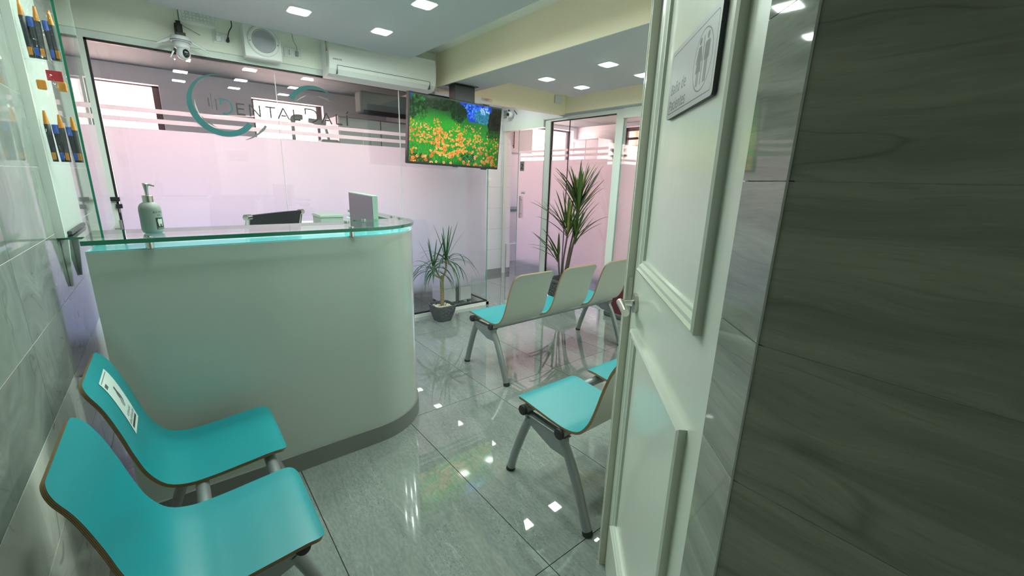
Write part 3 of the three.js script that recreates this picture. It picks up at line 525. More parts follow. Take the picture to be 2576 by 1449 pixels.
// ================================================================ BENCHES
const SEAT_PROFILE = new THREE.CatmullRomCurve3([[0, 0.418], [0.012, 0.428], [0.04, 0.434], [0.14, 0.428], [0.26, 0.420], [0.33, 0.422], [0.385, 0.442], [0.425, 0.492], [0.452, 0.565], [0.474, 0.645], [0.505, 0.735], [0.542, 0.800]].map(([z, y]) => V(0, y, z)), false, 'centripetal');
const shellGeos = (() => {
  const NS = 64, NW = 20, T = 0.011, L = SEAT_PROFILE.getLength(), W = 0.362;
  const top = [], bot = [], tn = [];
  const C = (i) => { const t = i / NS, p = SEAT_PROFILE.getPointAt(t), d = SEAT_PROFILE.getTangentAt(t); return { p, n: V(0, d.z, -d.y).normalize(), s: t * L, t }; };
  const half = (c) => { const r0 = 0.042, r1 = 0.045, tap = c.s > 0.45 ? 0.010 * ((c.s - 0.45) / (L - 0.45)) : 0, w = W / 2 - tap; let h = w; if (c.s < r0) h = w - r0 + Math.sqrt(Math.max(0, r0 * r0 - (r0 - c.s) ** 2)); const e = L - c.s; if (e < r1) h = w - r1 + Math.sqrt(Math.max(0, r1 * r1 - (r1 - e) ** 2)); return h; };
  // finer steps at both ends so that the corners are round
  const steps = []; for (let i = 0; i <= 10; i++) steps.push(NS * 0.045 * (1 - Math.cos(i / 10 * Math.PI / 2)) / L * 1); const ts = [];
  for (let i = 0; i <= 10; i++) ts.push(0.042 / L * (1 - Math.cos(i / 10 * Math.PI / 2))); for (let i = 1; i < 44; i++) ts.push(0.042 / L + i / 44 * (1 - 0.087 / L)); for (let i = 10; i >= 0; i--) ts.push(1 - 0.045 / L * (1 - Math.cos(i / 10 * Math.PI / 2)));
  const rows = ts.map((t) => C(t * NS)), hs = rows.map(half);
  const sheet = (offset, flip) => {
    const pos = [], nor = [], uv = [], idx = [];
    rows.forEach((c, i) => { for (let j = 0; j <= NW; j++) { const x = hs[i] * (2 * j / NW - 1), o = c.p.clone().addScaledVector(c.n, offset); pos.push(x, o.y, o.z); nor.push(0, c.n.y * (flip ? -1 : 1), c.n.z * (flip ? -1 : 1)); uv.push(x, c.s); } });
    for (let i = 0; i + 1 < rows.length; i++) for (let j = 0; j < NW; j++) { const a = i * (NW + 1) + j, b = a + 1, d = a + NW + 1, e = d + 1; flip ? idx.push(a, b, d, b, e, d) : idx.push(a, d, b, b, d, e); }
    const g = new THREE.BufferGeometry(); g.setAttribute('position', new THREE.Float32BufferAttribute(pos, 3)); g.setAttribute('normal', new THREE.Float32BufferAttribute(nor, 3)); g.setAttribute('uv', new THREE.Float32BufferAttribute(uv, 2)); g.setIndex(idx); return g;
  };
  const loop = []; rows.forEach((c, i) => loop.push([hs[i], c])); for (let j = 1; j < 10; j++) loop.push([hs[rows.length - 1] * (1 - j / 5), rows[rows.length - 1]]); rows.slice().reverse().forEach((c, i) => loop.push([-hs[rows.length - 1 - i], c])); for (let j = 1; j < 10; j++) loop.push([-hs[0] * (1 - j / 5), rows[0]]);
  const pos = [], uv = [], idx = []; let run = 0;
  loop.push(loop[0]);
  loop.forEach(([x, c], i) => { if (i) { const [px, pc] = loop[i - 1]; run += Math.hypot(x - px, c.p.y - pc.p.y, c.p.z - pc.p.z); } for (const [k, o] of [[0, 0], [1, -T]]) { const q = c.p.clone().addScaledVector(c.n, o); pos.push(x, q.y, q.z); uv.push(run * 2, k); } });
  for (let i = 0; i + 1 < loop.length; i++) { const a = i * 2; idx.push(a, a + 1, a + 2, a + 1, a + 3, a + 2); }
  const e = new THREE.BufferGeometry(); e.setAttribute('position', new THREE.Float32BufferAttribute(pos, 3)); e.setAttribute('uv', new THREE.Float32BufferAttribute(uv, 2)); e.setIndex(idx); e.computeVertexNormals();
  return { top: sheet(0, false), bottom: sheet(-T, true), edge: e, C, L, NS };
})();
function bench(label, pos, turn, seats, x0, x1, depthScale = 1) {
  const t = thing('waiting_bench', label, 'bench', pos, turn, 'turquoise waiting benches'); t.scale.z = depthScale;
  for (const x of seats) {
    const s = part('seat', shellGeos.top, M.teal, t); s.position.x = x;
    part('underside', shellGeos.bottom, M.shellBack, s, 'pale grey-green back and underside of the seat shell'); part('edge', shellGeos.edge, M.ply, s, 'layered plywood edge');
  }
  const zt = [0.064, 0.292], yt = 0.386;
  for (const z of zt) {
    part('beam_tube', cyl([x0, yt, z], [x1, yt, z], 0.0215, 0.0215, 28, true), M.silverPaint, t);
    for (const [x, s] of [[x0, -1], [x1, 1]]) part('end_cap', lathe([[0, 0], [0.0225, 0], [0.0235, 0.003], [0.0235, 0.012], [0.021, 0.016], [0, 0.017]], 24).rotateZ(s < 0 ? Math.PI / 2 : -Math.PI / 2).translate(x, yt, z), M.rubber, t);
  }
  for (const x of seats) part('seat_bracket', [rb(x - 0.12, x - 0.09, 0.400, 0.408, 0.04, 0.32, 0.002), rb(x + 0.09, x + 0.12, 0.400, 0.408, 0.04, 0.32, 0.002)], M.silverPaint, t);
  for (const x of [x0 + 0.022, x1 - 0.022]) {
    const pl = [[0.052, 0.366], [0.305, 0.366], [0.312, 0.285], [0.235, 0.283], [0.088, 0.330]];
    part('leg_plate', [new THREE.ExtrudeGeometry(new THREE.Shape(pl.map(([z, y]) => new THREE.Vector2(-z, y))), { depth: 0.03, bevelEnabled: true, bevelSize: 0.002, bevelThickness: 0.002, bevelSegments: 1 }).rotateY(Math.PI / 2).translate(x - 0.015, 0, 0), rb(x - 0.02, x + 0.02, 0.364, 0.370, 0.045, 0.315, 0.002)], M.silverPaint, t);
    for (const P of [[[0.088, 0.355], [0.060, 0.300], [0.028, 0.225], [0.004, 0.16], [-0.022, 0.085], [-0.043, 0.012]], [[0.270, 0.360], [0.302, 0.325], [0.345, 0.255], [0.382, 0.18], [0.415, 0.10], [0.452, 0.012]]]) {
      const l = part('leg', tube(P.map(([z, y]) => [x, y, z]), 0.0205, 28, 16), M.silverPaint, t); const e = P[P.length - 1], d = P[P.length - 2];
      const dir = V(0, e[1] - d[1], e[0] - d[0]).normalize(); part('foot', cyl([x, e[1] + 0.006, e[0] - dir.z * 0.006], [x, 0, e[0] + 0.0 + (e[0] > 0.2 ? 0.004 : -0.003)], 0.0215, 0.0225), M.rubber, l);
    }
  }
  return t;
}
bench('turquoise waiting bench in front of the frosted glass, three seat backs turned to us', [0, 0, -2.523], 0, [1.806, 2.246, 2.70], 1.632, 2.938);
bench('turquoise bench half hidden behind the open white door, grey back to us', [0, 0, -1.33], 0, [1.298, 1.768, 2.238], 1.118, 2.42);
const benchL = bench('turquoise bench along the marble wall at lower left, notice on one seat back', [0.215, 0, -1.875], -Math.PI / 2, [0.185, 0.665], 0.0, 0.79, 0.87);
// notice stuck to the second seat back of that bench
{
  const tex = canvasTex(256, 384, (c, w, h) => {
    c.fillStyle = '#c9d6d2'; c.fillRect(0, 0, w, h); c.strokeStyle = '#59615f'; c.lineWidth = 5; c.beginPath(); c.moveTo(20, 16); c.lineTo(w - 20, 16); c.stroke();
    c.fillStyle = '#4c5452'; c.fillRect(176, 40, 56, 26); c.fillStyle = '#555d5c'; c.beginPath(); c.ellipse(110, 170, 26, 46, 0.2, 0, 7); c.fill(); c.fillRect(92, 100, 30, 52); c.fillStyle = '#8b9594'; c.beginPath(); c.ellipse(128, 205, 30, 30, 0, 0, 7); c.fill();
    c.fillStyle = '#3a4240'; c.textAlign = 'center'; c.font = 'bold 38px sans-serif'; c.fillText('Asiento', w / 2, 285); c.fillText('inhabilitado', w / 2, 326); c.fillRect(30, 338, w - 60, 22);
  });
  const t = thing('paper_notice', 'white paper notice stuck on the seat back next to the desk', 'notice', [0.215, 0, -1.69], -Math.PI / 2); t.scale.z = 0.87;
  const N = 16, pos = [], nor = [], uv = [], idx = [], s0 = 0.545, s1 = 0.745; 
  for (let i = 0; i <= N; i++) { const c = shellGeos.C((s0 + (s1 - s0) * i / N) / shellGeos.L * shellGeos.NS), q = c.p.clone().addScaledVector(c.n, 0.0012); for (const [x, u] of [[-0.072, 0], [0.055, 1]]) { pos.push(x, q.y, q.z); nor.push(0, c.n.y, c.n.z); uv.push(u, i / N); } }
  for (let i = 0; i < N; i++) { const a = i * 2; idx.push(a, a + 2, a + 1, a + 1, a + 2, a + 3); }
  const g = new THREE.BufferGeometry(); g.setAttribute('position', new THREE.Float32BufferAttribute(pos, 3)); g.setAttribute('normal', new THREE.Float32BufferAttribute(nor, 3)); g.setAttribute('uv', new THREE.Float32BufferAttribute(uv, 2)); g.setIndex(idx);
  part('sheet', g, std(col(1, 1, 1), 0.6, { map: tex }), t);
}
{
  const t = thing('tote_bag', 'dark red bag on the floor behind the far end of the first bench row', 'bag', [3.62, 0, -2.56]);
  part('body', rb(-0.13, 0.13, 0.003, 0.34, -0.16, 0.16, 0.05, 4), M.maroon, t); part('handle', new THREE.TorusGeometry(0.07, 0.009, 8, 24, Math.PI).translate(0, 0.335, 0.04), M.maroon, t); part('base', rb(-0.14, 0.14, 0, 0.06, -0.17, 0.17, 0.02), M.darkGrey, t);
}

// ================================================================ WASHROOM DOOR
{
  const d = struct('door_1');
  const LY = 2.10;
  part('leaf', diag(bx(U0 + 0.003, U1, 0.006, LY, 0.0, 0.036)), M.doorPaint, d);
  const mould = (u0, u1, y0, y1) => {
    const prof = [[0, 0], [0, 0.014], [0.006, 0.017], [0.012, 0.013], [0.020, 0.013], [0.028, 0.007], [0.034, 0.007], [0.036, 0]], gs = [];
    const side = (ax, ay, bx_, by, nx, ny) => {                        // one mitred length from a to b, profile grows towards (nx, ny)
      const pos = [], L = Math.hypot(bx_ - ax, by - ay), tx = (bx_ - ax) / L, ty = (by - ay) / L; const P = (e, i) => { const [o, h] = prof[i], s = e ? -o : o; return [(e ? bx_ : ax) + nx * o + tx * s, (e ? by : ay) + ny * o + ty * s, -h]; };
      for (let i = 0; i + 1 < prof.length; i++) { const a = P(0, i), b = P(1, i), c = P(1, i + 1), q = P(0, i + 1); for (const p of [a, b, c, a, c, q]) pos.push(...p); }
      const g = new THREE.BufferGeometry(); g.setAttribute('position', new THREE.Float32BufferAttribute(pos, 3)); g.setAttribute('uv', new THREE.Float32BufferAttribute(pos.filter((_, i) => i % 3 < 2), 2)); g.computeVertexNormals(); return diag(g);
    };
    for (const a of [[u0, y0, u1, y0, 0, 1], [u1, y0, u1, y1, -1, 0], [u1, y1, u0, y1, 0, -1], [u0, y1, u0, y0, 1, 0]]) part('moulding', side(...a), M.doorPaint, d);
  };
  mould(0.180, 0.700, 0.268, 0.968); mould(0.180, 0.700, 1.142, 2.02);
  const hy = 1.040, hu = 0.722, h = part('handle', [diag(cyl([hu, hy, -0.010], [hu, hy, -0.050], 0.0095)), diag(cyl([hu + 0.004, hy, -0.048], [hu - 0.105, hy, -0.048], 0.0105)), diag(new THREE.SphereGeometry(0.0112, 16, 12).translate(hu, hy, -0.048))], M.chrome, d, 'polished steel lever handle');
  part('rosette', diag(cyl([hu, hy, 0], [hu, hy, -0.010], 0.029, 0.029, 32)), M.steel, h);
  const f = struct('trim_1', diag(bx(U1 + 0.002, U1 + 0.022, 0, LY + 0.02, -0.022, 0.05)), M.jambPaint);
  part('stop_bead', diag(rb(U1 + 0.020, U1 + 0.028, 0, LY + 0.02, -0.024, 0.05, 0.003)), M.doorPaint, f);
  part('latch_plate', diag(rb(U1 + 0.0005, U1 + 0.003, 0.985, 1.10, -0.016, -0.002, 0.0008)), M.steel, f);
}
// washroom sign
{
  const tex = canvasTex(1024, 470, (c, w, h) => {
    c.fillStyle = '#a9abad'; c.fillRect(0, 0, w, h); c.strokeStyle = '#2b302f'; c.lineWidth = 7; c.beginPath(); c.roundRect(34, 34, w - 68, h - 68, 26); c.stroke();
    c.fillStyle = '#2b302f'; c.font = '600 104px sans-serif'; c.textBaseline = 'alphabetic'; c.fillText('Baño de', 66, 310, 390); c.fillText('Pacientes', 56, 420, 420);
    c.lineWidth = 8; c.beginPath(); c.ellipse(770, 235, 170, 168, 0, 0, 7); c.stroke(); c.fillRect(760, 105, 14, 262);
    const man = (x) => { c.beginPath(); c.arc(x, 118, 21, 0, 7); c.fill(); c.beginPath(); c.roundRect(x - 44, 146, 88, 100, 18); c.fill(); c.fillRect(x - 24, 240, 21, 125); c.fillRect(x + 3, 240, 21, 125); };
    const woman = (x) => { c.beginPath(); c.arc(x, 118, 21, 0, 7); c.fill(); c.beginPath(); c.moveTo(x - 26, 146); c.lineTo(x + 26, 146); c.lineTo(x + 58, 232); c.lineTo(x + 42, 238); c.lineTo(x + 26, 190); c.lineTo(x + 48, 290); c.lineTo(x - 48, 290); c.lineTo(x - 26, 190); c.lineTo(x - 42, 238); c.lineTo(x - 58, 232); c.closePath(); c.fill(); c.fillRect(x - 22, 285, 18, 82); c.fillRect(x + 4, 285, 18, 82); };
    woman(700); man(838);
  });
  const t = thing('washroom_sign', 'grey engraved patients\u2019 washroom sign with man and woman figures on the white door', 'sign', [0, 0, 0]);
  const u0 = 0.268, u1 = 0.570, y0 = 1.522, y1 = 1.661;
  part('plate', diag(plate(roundRect(u0, u1, y0, y1, 0.008), -0.008, -0.0005)), M.black, t);
  const g = diag(new THREE.ShapeGeometry(new THREE.Shape(roundRect(u0, u1, y0, y1, 0.008).map((p) => new THREE.Vector2(...p)))).translate(0, 0, -0.0084));
  const p0 = new THREE.ShapeGeometry(new THREE.Shape(roundRect(u0, u1, y0, y1, 0.008).map((p) => new THREE.Vector2(...p)))).attributes.position, uv = g.attributes.uv; for (let i = 0; i < uv.count; i++) uv.setXY(i, (u1 - p0.getX(i)) / (u1 - u0), (p0.getY(i) - y0) / (y1 - y0));
  const nn = g.attributes.normal; for (let i = 0; i < nn.count; i++) nn.setXYZ(i, -S, 0, -S);
  const ix = g.index; for (let i = 0; i < ix.count; i += 3) { const a = ix.getX(i); ix.setX(i, ix.getX(i + 2)); ix.setX(i + 2, a); }
  part('face', g, std(col(0.72, 0.72, 0.74), 0.42, { map: tex, metalness: 0.15 }), t, 'brushed grey face with engraved lettering');
}

// ================================================================ TELEVISION
{
  const t = thing('television', 'flat television showing an orange wildflower meadow, hung from the beam', 'television', [2.051, 1.755, -3.344]);
  t.rotation.set(0.078, 0.034, -0.018, 'YXZ');
  const w = 0.95, h = w * 0.578;
  const tex = canvasTex(1280, 736, (c, W, H) => {
    let sd = 77; const q = () => { sd = (sd * 1664525 + 1013904223) >>> 0; return sd / 4294967296; }; const qq = (a, b) => a + (b - a) * q();
    let g = c.createLinearGradient(0, 0, 0, H); g.addColorStop(0, '#12301a'); g.addColorStop(0.3, '#1d6a22'); g.addColorStop(0.6, '#1f9a20'); g.addColorStop(1, '#115a14'); c.fillStyle = g; c.fillRect(0, 0, W, H);
    const blob = (x, y, rx, ry, cols, n, s0, s1) => { for (let i = 0; i < n; i++) { const a = q() * 6.28, r = Math.sqrt(q()); c.fillStyle = cols[Math.floor(q() * cols.length)]; c.beginPath(); c.ellipse(x + rx * r * Math.cos(a), y + ry * r * Math.sin(a), qq(s0, s1), qq(s0, s1) * 0.7, q() * 3, 0, 7); c.fill(); } };
    c.fillStyle = '#1238b8'; c.beginPath(); c.moveTo(640, 0); c.lineTo(1120, 0); c.lineTo(1130, 190); c.lineTo(800, 210); c.closePath(); c.fill();
    blob(900, 60, 190, 110, ['#1a48d8', '#0c2aa0', '#2a6ad0', '#3a86d8'], 260, 8, 24); blob(1000, 140, 130, 70, ['#1f6f8a', '#2a7fa0', '#1b5f70'], 220, 8, 22); blob(1020, 60, 70, 40, ['#9ec4e8', '#6aa4e0'], 30, 6, 16); blob(30, 20, 50, 40, ['#0d1f8a', '#1a34b0'], 40, 8, 18);
    blob(380, 40, 260, 80, ['#0a1a10', '#0f2a14', '#18401c', '#0c2010'], 420, 10, 26); blob(100, 140, 120, 150, ['#0c2a10', '#14501a', '#0a1c0c', '#1e6a22'], 420, 8, 22); blob(640, 130, 110, 100, ['#0a2010', '#123a16', '#0e2a12'], 320, 8, 22); blob(1220, 190, 130, 190, ['#050b06', '#0a1a0c', '#0d240f'], 520, 10, 28); blob(1180, 350, 120, 80, ['#0f3a14', '#154c1a'], 200, 8, 18);
    g = c.createLinearGradient(0, 150, 0, H); g.addColorStop(0, 'rgba(60,170,50,0)'); g.addColorStop(0.25, 'rgba(40,160,40,0.85)'); g.addColorStop(1, 'rgba(15,100,20,0.9)'); c.fillStyle = g; c.beginPath(); c.moveTo(130, 180); c.lineTo(420, 150); c.lineTo(760, 330); c.lineTo(1280, 400); c.lineTo(1280, H); c.lineTo(0, H); c.lineTo(0, 300); c.closePath(); c.fill();
    const gc = ['#2fb62a', '#46c83c', '#1c8a1e', '#0f5a14', '#5fd24a', '#137a1a'];
    for (let i = 0; i < 5200; i++) { const y = 150 + Math.pow(q(), 0.8) * (H - 150), x = q() * W; if (x > 760 && y < 320) continue; const l = 10 + 46 * (y / H) ** 2 * qq(0.5, 1.2); c.strokeStyle = gc[Math.floor(q() * gc.length)]; c.globalAlpha = 0.7; c.lineWidth = 0.8 + 2 * (y / H); c.beginPath(); c.moveTo(x, y); c.quadraticCurveTo(x + qq(-5, 5), y - l * 0.6, x + qq(-14, 14), y - l); c.stroke(); }
    c.globalAlpha = 1; blob(90, 700, 200, 60, ['#2a3a12', '#3c4218', '#1a2a10', '#5a5a30'], 160, 6, 16); blob(820, 640, 120, 60, ['#123a1c', '#3a5a4a', '#0c2a14'], 100, 6, 14);
    const fl = (x, y, s) => { c.fillStyle = ['#ef9a3c', '#f2a94e', '#e5822c', '#f6bb66', '#d8702a'][Math.floor(q() * 5)]; for (let k = 0; k < 7; k++) { const a = k / 7 * 6.28 + q(); c.beginPath(); c.ellipse(x + s * 0.55 * Math.cos(a), y + s * 0.45 * Math.sin(a), s * 0.5, s * 0.36, a, 0, 7); c.fill(); } c.fillStyle = '#5a2f14'; c.beginPath(); c.arc(x + s * 0.1, y - s * 0.05, s * 0.26, 0, 7); c.fill(); };
    const fs = []; const field = (n, x0, x1, y0, y1, f) => { for (let i = 0; i < n; i++) { const x = qq(x0, x1), y = qq(y0, y1); if (!f || f(x, y)) fs.push([x, y, 4.5 + 17 * ((y - 150) / 590) ** 1.25 * qq(0.75, 1.2)]); } };
    field(230, 0, 520, 260, 520, (x, y) => y > 260 + x * 0.18); field(240, 340, 760, 330, 620, (x, y) => n2(x / 90, y / 90) > -0.25); field(220, 560, 1000, 250, 520, (x, y) => n2(x / 70, y / 60) > -0.1); field(170, 900, 1280, 350, 735, (x, y) => n2(x / 80, y / 80) > -0.2); field(120, 0, 900, 560, 735, (x, y) => n2(x / 100, y / 90) > 0); field(70, 300, 420, 230, 420);
    fs.sort((a, b) => a[1] - b[1]); for (const f of fs) fl(...f);
    g = c.createLinearGradient(900, 300, W, H); g.addColorStop(0, 'rgba(4,14,6,0)'); g.addColorStop(1, 'rgba(4,14,6,0.35)'); c.fillStyle = g; c.fillRect(0, 0, W, H);
  });
  part('casing', rb(-w / 2, w / 2, -h / 2, h / 2, -0.045, 0, 0.006, 3), M.black, t);
  part('screen', new THREE.PlaneGeometry(w - 0.022, h - 0.030).translate(0, 0.003, 0.0008), new THREE.MeshStandardMaterial({ color: 0x000000, roughness: 0.12, emissive: 0xffffff, emissiveMap: tex, emissiveIntensity: 0.40 }), t);
  part('logo_tab', [rb(-0.025, 0.02, -h / 2 - 0.006, -h / 2 + 0.004, -0.02, -0.002, 0.002), rb(0.29, 0.35, -h / 2 - 0.010, -h / 2 + 0.002, -0.03, -0.008, 0.003)], M.darkGrey, t);
  const l = new THREE.RectAreaLight(0x58b040, 0.12, w - 0.03, h - 0.04); l.name = 'screen_glow'; l.position.set(2.051, 1.755, -3.340); l.lookAt(2.09, 1.675, -2.34); scene.add(l);
  const b = thing('ceiling_bracket', 'black steel bracket holding the television under the beam', 'bracket', [2.18, 2.18, -3.47]);
  part('column', rb(-0.105, 0.105, -0.22, -0.006, -0.06, 0.04, 0.004), M.black, b); part('base_plate', rb(-0.125, 0.125, -0.006, 0, -0.09, 0.07, 0.002), M.black, b);
}
// ================================================================ AIR CONDITIONER
{
  const t = thing('air_conditioner', 'white split air conditioner on the wall left of the beam', 'air conditioner', [1.50, 2.105, -3.715]);
  const pr = [[0, 0], [0.10, 0.0], [0.155, 0.012], [0.185, 0.045], [0.198, 0.10], [0.198, 0.20], [0.185, 0.245], [0.15, 0.262], [0, 0.262]];
  const ex = (p, x0, x1, bev = 0) => new THREE.ExtrudeGeometry(new THREE.Shape(p.map(([z, y]) => new THREE.Vector2(-z, y))), { depth: x1 - x0, bevelEnabled: bev > 0, bevelSize: bev, bevelThickness: bev, bevelSegments: 2 }).rotateY(Math.PI / 2).translate(x0, 0, 0);
  const W = 0.44;
  part('body', ex(pr, -W, W), M.whitePlastic, t);
  part('flap', ex([[0.104, -0.002], [0.157, 0.0098], [0.1875, 0.0438], [0.193, 0.068], [0.190, 0.069], [0.183, 0.05], [0.152, 0.018], [0.104, 0.004]], -W + 0.06, W - 0.06), M.whitePlastic, t);
  part('flap_gap', [bx(-W + 0.055, W - 0.055, 0.069, 0.0715, 0.185, 0.1945), bx(-W + 0.054, -W + 0.0565, 0.012, 0.07, 0.12, 0.192), bx(W - 0.0565, W - 0.054, 0.012, 0.07, 0.12, 0.192)], M.darkGrey, t);
  const br = canvasTex(256, 48, (c, w, h) => { c.fillStyle = '#e4e5e2'; c.fillRect(0, 0, w, h); c.fillStyle = '#16191b'; c.font = 'italic bold 44px sans-serif'; c.fillText('AIROLITE', 6, 39, 244); });
  part('brand', new THREE.PlaneGeometry(0.085, 0.016).translate(-0.375, 0.108, 0.1985), std(col(1, 1, 1), 0.4, { map: br }), t);
  const en = canvasTex(128, 512, (c, w, h) => { c.fillStyle = '#d8dad2'; c.fillRect(0, 0, w, h); ['#2a7a40', '#3f8f3a', '#7ca63a', '#c9b83a', '#d99a35', '#cf6a30', '#b53a2c'].forEach((k, i) => { c.fillStyle = k; c.fillRect(18, 30 + i * 30, 50 + i * 7, 22); }); c.fillStyle = '#9a9c96'; for (let i = 0; i < 14; i++) c.fillRect(18, 262 + i * 16, 40 + (i * 37) % 52, 5); });
  part('energy_label', new THREE.PlaneGeometry(0.055, 0.20).rotateY(-Math.PI / 2).translate(-W - 0.0008, 0.155, 0.145), std(col(1, 1, 1), 0.5, { map: en }), t);
}
// ================================================================ FITTINGS ON THE WALL ABOVE THE GLASS
const ZW = -3.717;
{
  const s = thing('wall_speaker', 'square white speaker with round grey grille above the reception glass', 'speaker', [0.652, 2.238, ZW]);
  part('cabinet', rb(-0.115, 0.11, -0.09, 0.12, 0.0, 0.12, 0.003), M.whitePlastic, s);
  part('ring', lathe([[0.066, 0.0], [0.094, 0.0], [0.096, 0.004], [0.088, 0.012], [0.072, 0.012], [0.066, 0.004]], 48).rotateX(Math.PI / 2).translate(0.002, 0.017, 0.12), M.whitePlastic, s);
  part('grille', cyl([0.002, 0.017, 0.118], [0.002, 0.017, 0.128], 0.072, 0.071, 48), std(col(0.40, 0.40, 0.46), 0.55), s);
  part('grille_rim', new THREE.TorusGeometry(0.0725, 0.0014, 8, 48).translate(0.002, 0.017, 0.131), M.darkGrey, s);
  for (const x of [-0.082, 0.086]) part('screw', cyl([x, 0.005, 0.131], [x, 0.005, 0.135], 0.004), M.chrome, s);
  const e = thing('emergency_light', 'white emergency light with a grid of square reflectors, top cut by the ceiling panel', 'lamp', [0.30, 2.345, ZW]);
  part('housing', rb(-0.095, 0.09, -0.05, 0.075, 0, 0.05, 0.006), M.whitePlastic, e);
  const cells = []; for (let r = 0; r < 5; r++) for (let c = 0; c < 9; c++) { const x = -0.082 + 0.0187 * c, y = -0.038 + 0.0187 * r; cells.push(rb(x, x + 0.0155, y, y + 0.0155, 0.049, 0.056, 0.003, 1)); }
  const cl = part('reflector_cells', cells, M.whitePlastic, e); cl.userData.kind = 'stuff';
  part('bracket', rb(-0.118, -0.098, -0.04, 0.075, 0, 0.02, 0.003), M.cream, e);
  const out = (name, label, x, y, w) => { const o = thing(name, label, 'outlet', [x, y, ZW]); part('plate', rb(-w / 2, w / 2, -0.033, 0.033, 0, 0.008, 0.003), M.whitePlastic, o); return o; };
  const o1 = out('wall_outlet', 'white double outlet with two plugs, left of the speaker', 0.43, 2.248, 0.115);
  part('white_plug', [rb(-0.042, -0.012, -0.022, 0.012, 0.008, 0.035, 0.006), cyl([-0.027, 0.012, 0.022], [-0.030, 0.028, 0.022], 0.008)], M.whitePlastic, o1); part('black_plug', [cyl([0.026, -0.008, 0.008], [0.026, -0.008, 0.03], 0.010), cyl([0.026, -0.006, 0.025], [0.030, 0.012, 0.025], 0.006)], M.black, o1);
  const o2 = out('wall_outlet', 'white outlet with one plug, between speaker and air conditioner', 0.858, 2.243, 0.115);
  part('socket', rb(-0.032, -0.014, -0.018, 0.018, 0.008, 0.012, 0.003), M.whitePlastic, o2); part('pin_hole', [cyl([-0.023, 0.011, 0.011], [-0.023, 0.011, 0.0128], 0.0028), cyl([-0.023, 0, 0.011], [-0.023, 0, 0.0128], 0.0028), cyl([-0.023, -0.011, 0.011], [-0.023, -0.011, 0.0128], 0.0028)], M.black, o2);
  part('plug', rb(0.018, 0.036, -0.022, 0.014, 0.008, 0.03, 0.004), M.midGrey, o2);
  const cb = (label, pts, r, m) => { const t = new THREE.Mesh(tube(pts, r, 40, 8), m); t.name = numbered('cable'); t.castShadow = true; scene.add(t); tag(t, label, 'cable'); };
  cb('black cable dropping to the black plug left of the speaker', [[0.458, 2.262, -3.692], [0.470, 2.30, -3.70], [0.490, 2.34, -3.708], [0.487, 2.40, -3.712], [0.48, 2.458, -3.712]], 0.0028, M.black);
  cb('white cable rising from the white plug left of the speaker', [[0.400, 2.276, -3.695], [0.388, 2.31, -3.708], [0.386, 2.36, -3.712], [0.386, 2.458, -3.712]], 0.0025, M.whitePlastic);
  cb('thin grey cable curving to the plug right of the speaker', [[0.885, 2.256, -3.692], [0.888, 2.285, -3.70], [0.872, 2.325, -3.71], [0.865, 2.38, -3.712], [0.866, 2.458, -3.712]], 0.0018, M.midGrey);
  cb('loose grey cable sagging under the emergency light', [[0.212, 2.285, -3.70], [0.235, 2.272, -3.695], [0.27, 2.258, -3.70], [0.305, 2.245, -3.712]], 0.002, M.midGrey);
  // dome camera
  const c = thing('security_camera', 'white robot-like camera with three antennas below the ceiling panel', 'camera', [0.192, 2.175, -3.60]);
  part('wall_bracket', [rb(-0.012, 0.012, 0.035, 0.11, -0.045, -0.02, 0.003), rb(-0.022, 0.028, 0.012, 0.038, -0.05, 0.02, 0.004), rb(-0.02, 0.02, 0.05, 0.10, -0.117, -0.04, 0.003)], M.black, c);
  part('base', lathe([[0, 0.014], [0.05, 0.014], [0.054, 0.008], [0.055, -0.012], [0.050, -0.020], [0, -0.020]], 40), std(col(0.66, 0.66, 0.70), 0.4), c);
  part('seam', lathe([[0.0545, -0.0135], [0.0552, -0.0125], [0.0552, -0.0105], [0.0545, -0.0095]], 40), M.darkGrey, c);
  part('neck', lathe([[0, -0.018], [0.045, -0.020], [0.040, -0.048], [0.032, -0.056], [0, -0.056]], 40), std(col(0.66, 0.66, 0.70), 0.4), c);
  const hd = part('head', new THREE.SphereGeometry(0.037, 32, 24).translate(0.002, -0.082, 0.008), std(col(0.66, 0.66, 0.70), 0.4), c);
  part('lens', new THREE.SphereGeometry(0.024, 24, 16).scale(0.8, 1.05, 0.5).rotateY(0.35).rotateX(0.2).translate(0.015, -0.085, 0.038), phy(col(0.01, 0.01, 0.012), 0.1, { clearcoat: 1 }), hd); part('ear', cyl([-0.036, -0.072, 0.012], [-0.042, -0.072, 0.014], 0.013), M.black, hd);
  for (const [a, b] of [[[-0.05, -0.004, 0], [-0.125, -0.045, 0.0]], [[0.05, -0.006, 0], [0.142, -0.052, 0.0]]]) { const g = cyl(a, b, 0.011, 0.004, 12); g.scale(1, 1, 0.5); part('antenna', g, std(col(0.62, 0.63, 0.65), 0.4), c); }
  part('antenna', cyl([-0.046, -0.078, 0.02], [-0.066, -0.118, 0.03], 0.005, 0.0035, 12), std(col(0.7, 0.7, 0.73), 0.4), c);
  const j = thing('junction_box', 'small white box on the cream lintel near the far corner', 'box', [3.605, 2.278, ZW]); part('box', rb(-0.055, 0.055, -0.042, 0.042, 0, 0.022, 0.005), M.whitePlastic, j); part('lid', rb(-0.05, 0.05, -0.037, 0.037, 0.022, 0.026, 0.002), M.whitePlastic, j);
  const k = thing('cable_trunking', 'white cable trunking on the wall above the television', 'trunking', [2.40, 2.13, ZW]); part('box', rb(-0.07, 0.12, -0.03, 0.024, 0, 0.05, 0.004), M.whitePlastic, k); part('duct', rb(0.12, 0.27, -0.024, 0.0, 0, 0.03, 0.003), M.whitePlastic, k);
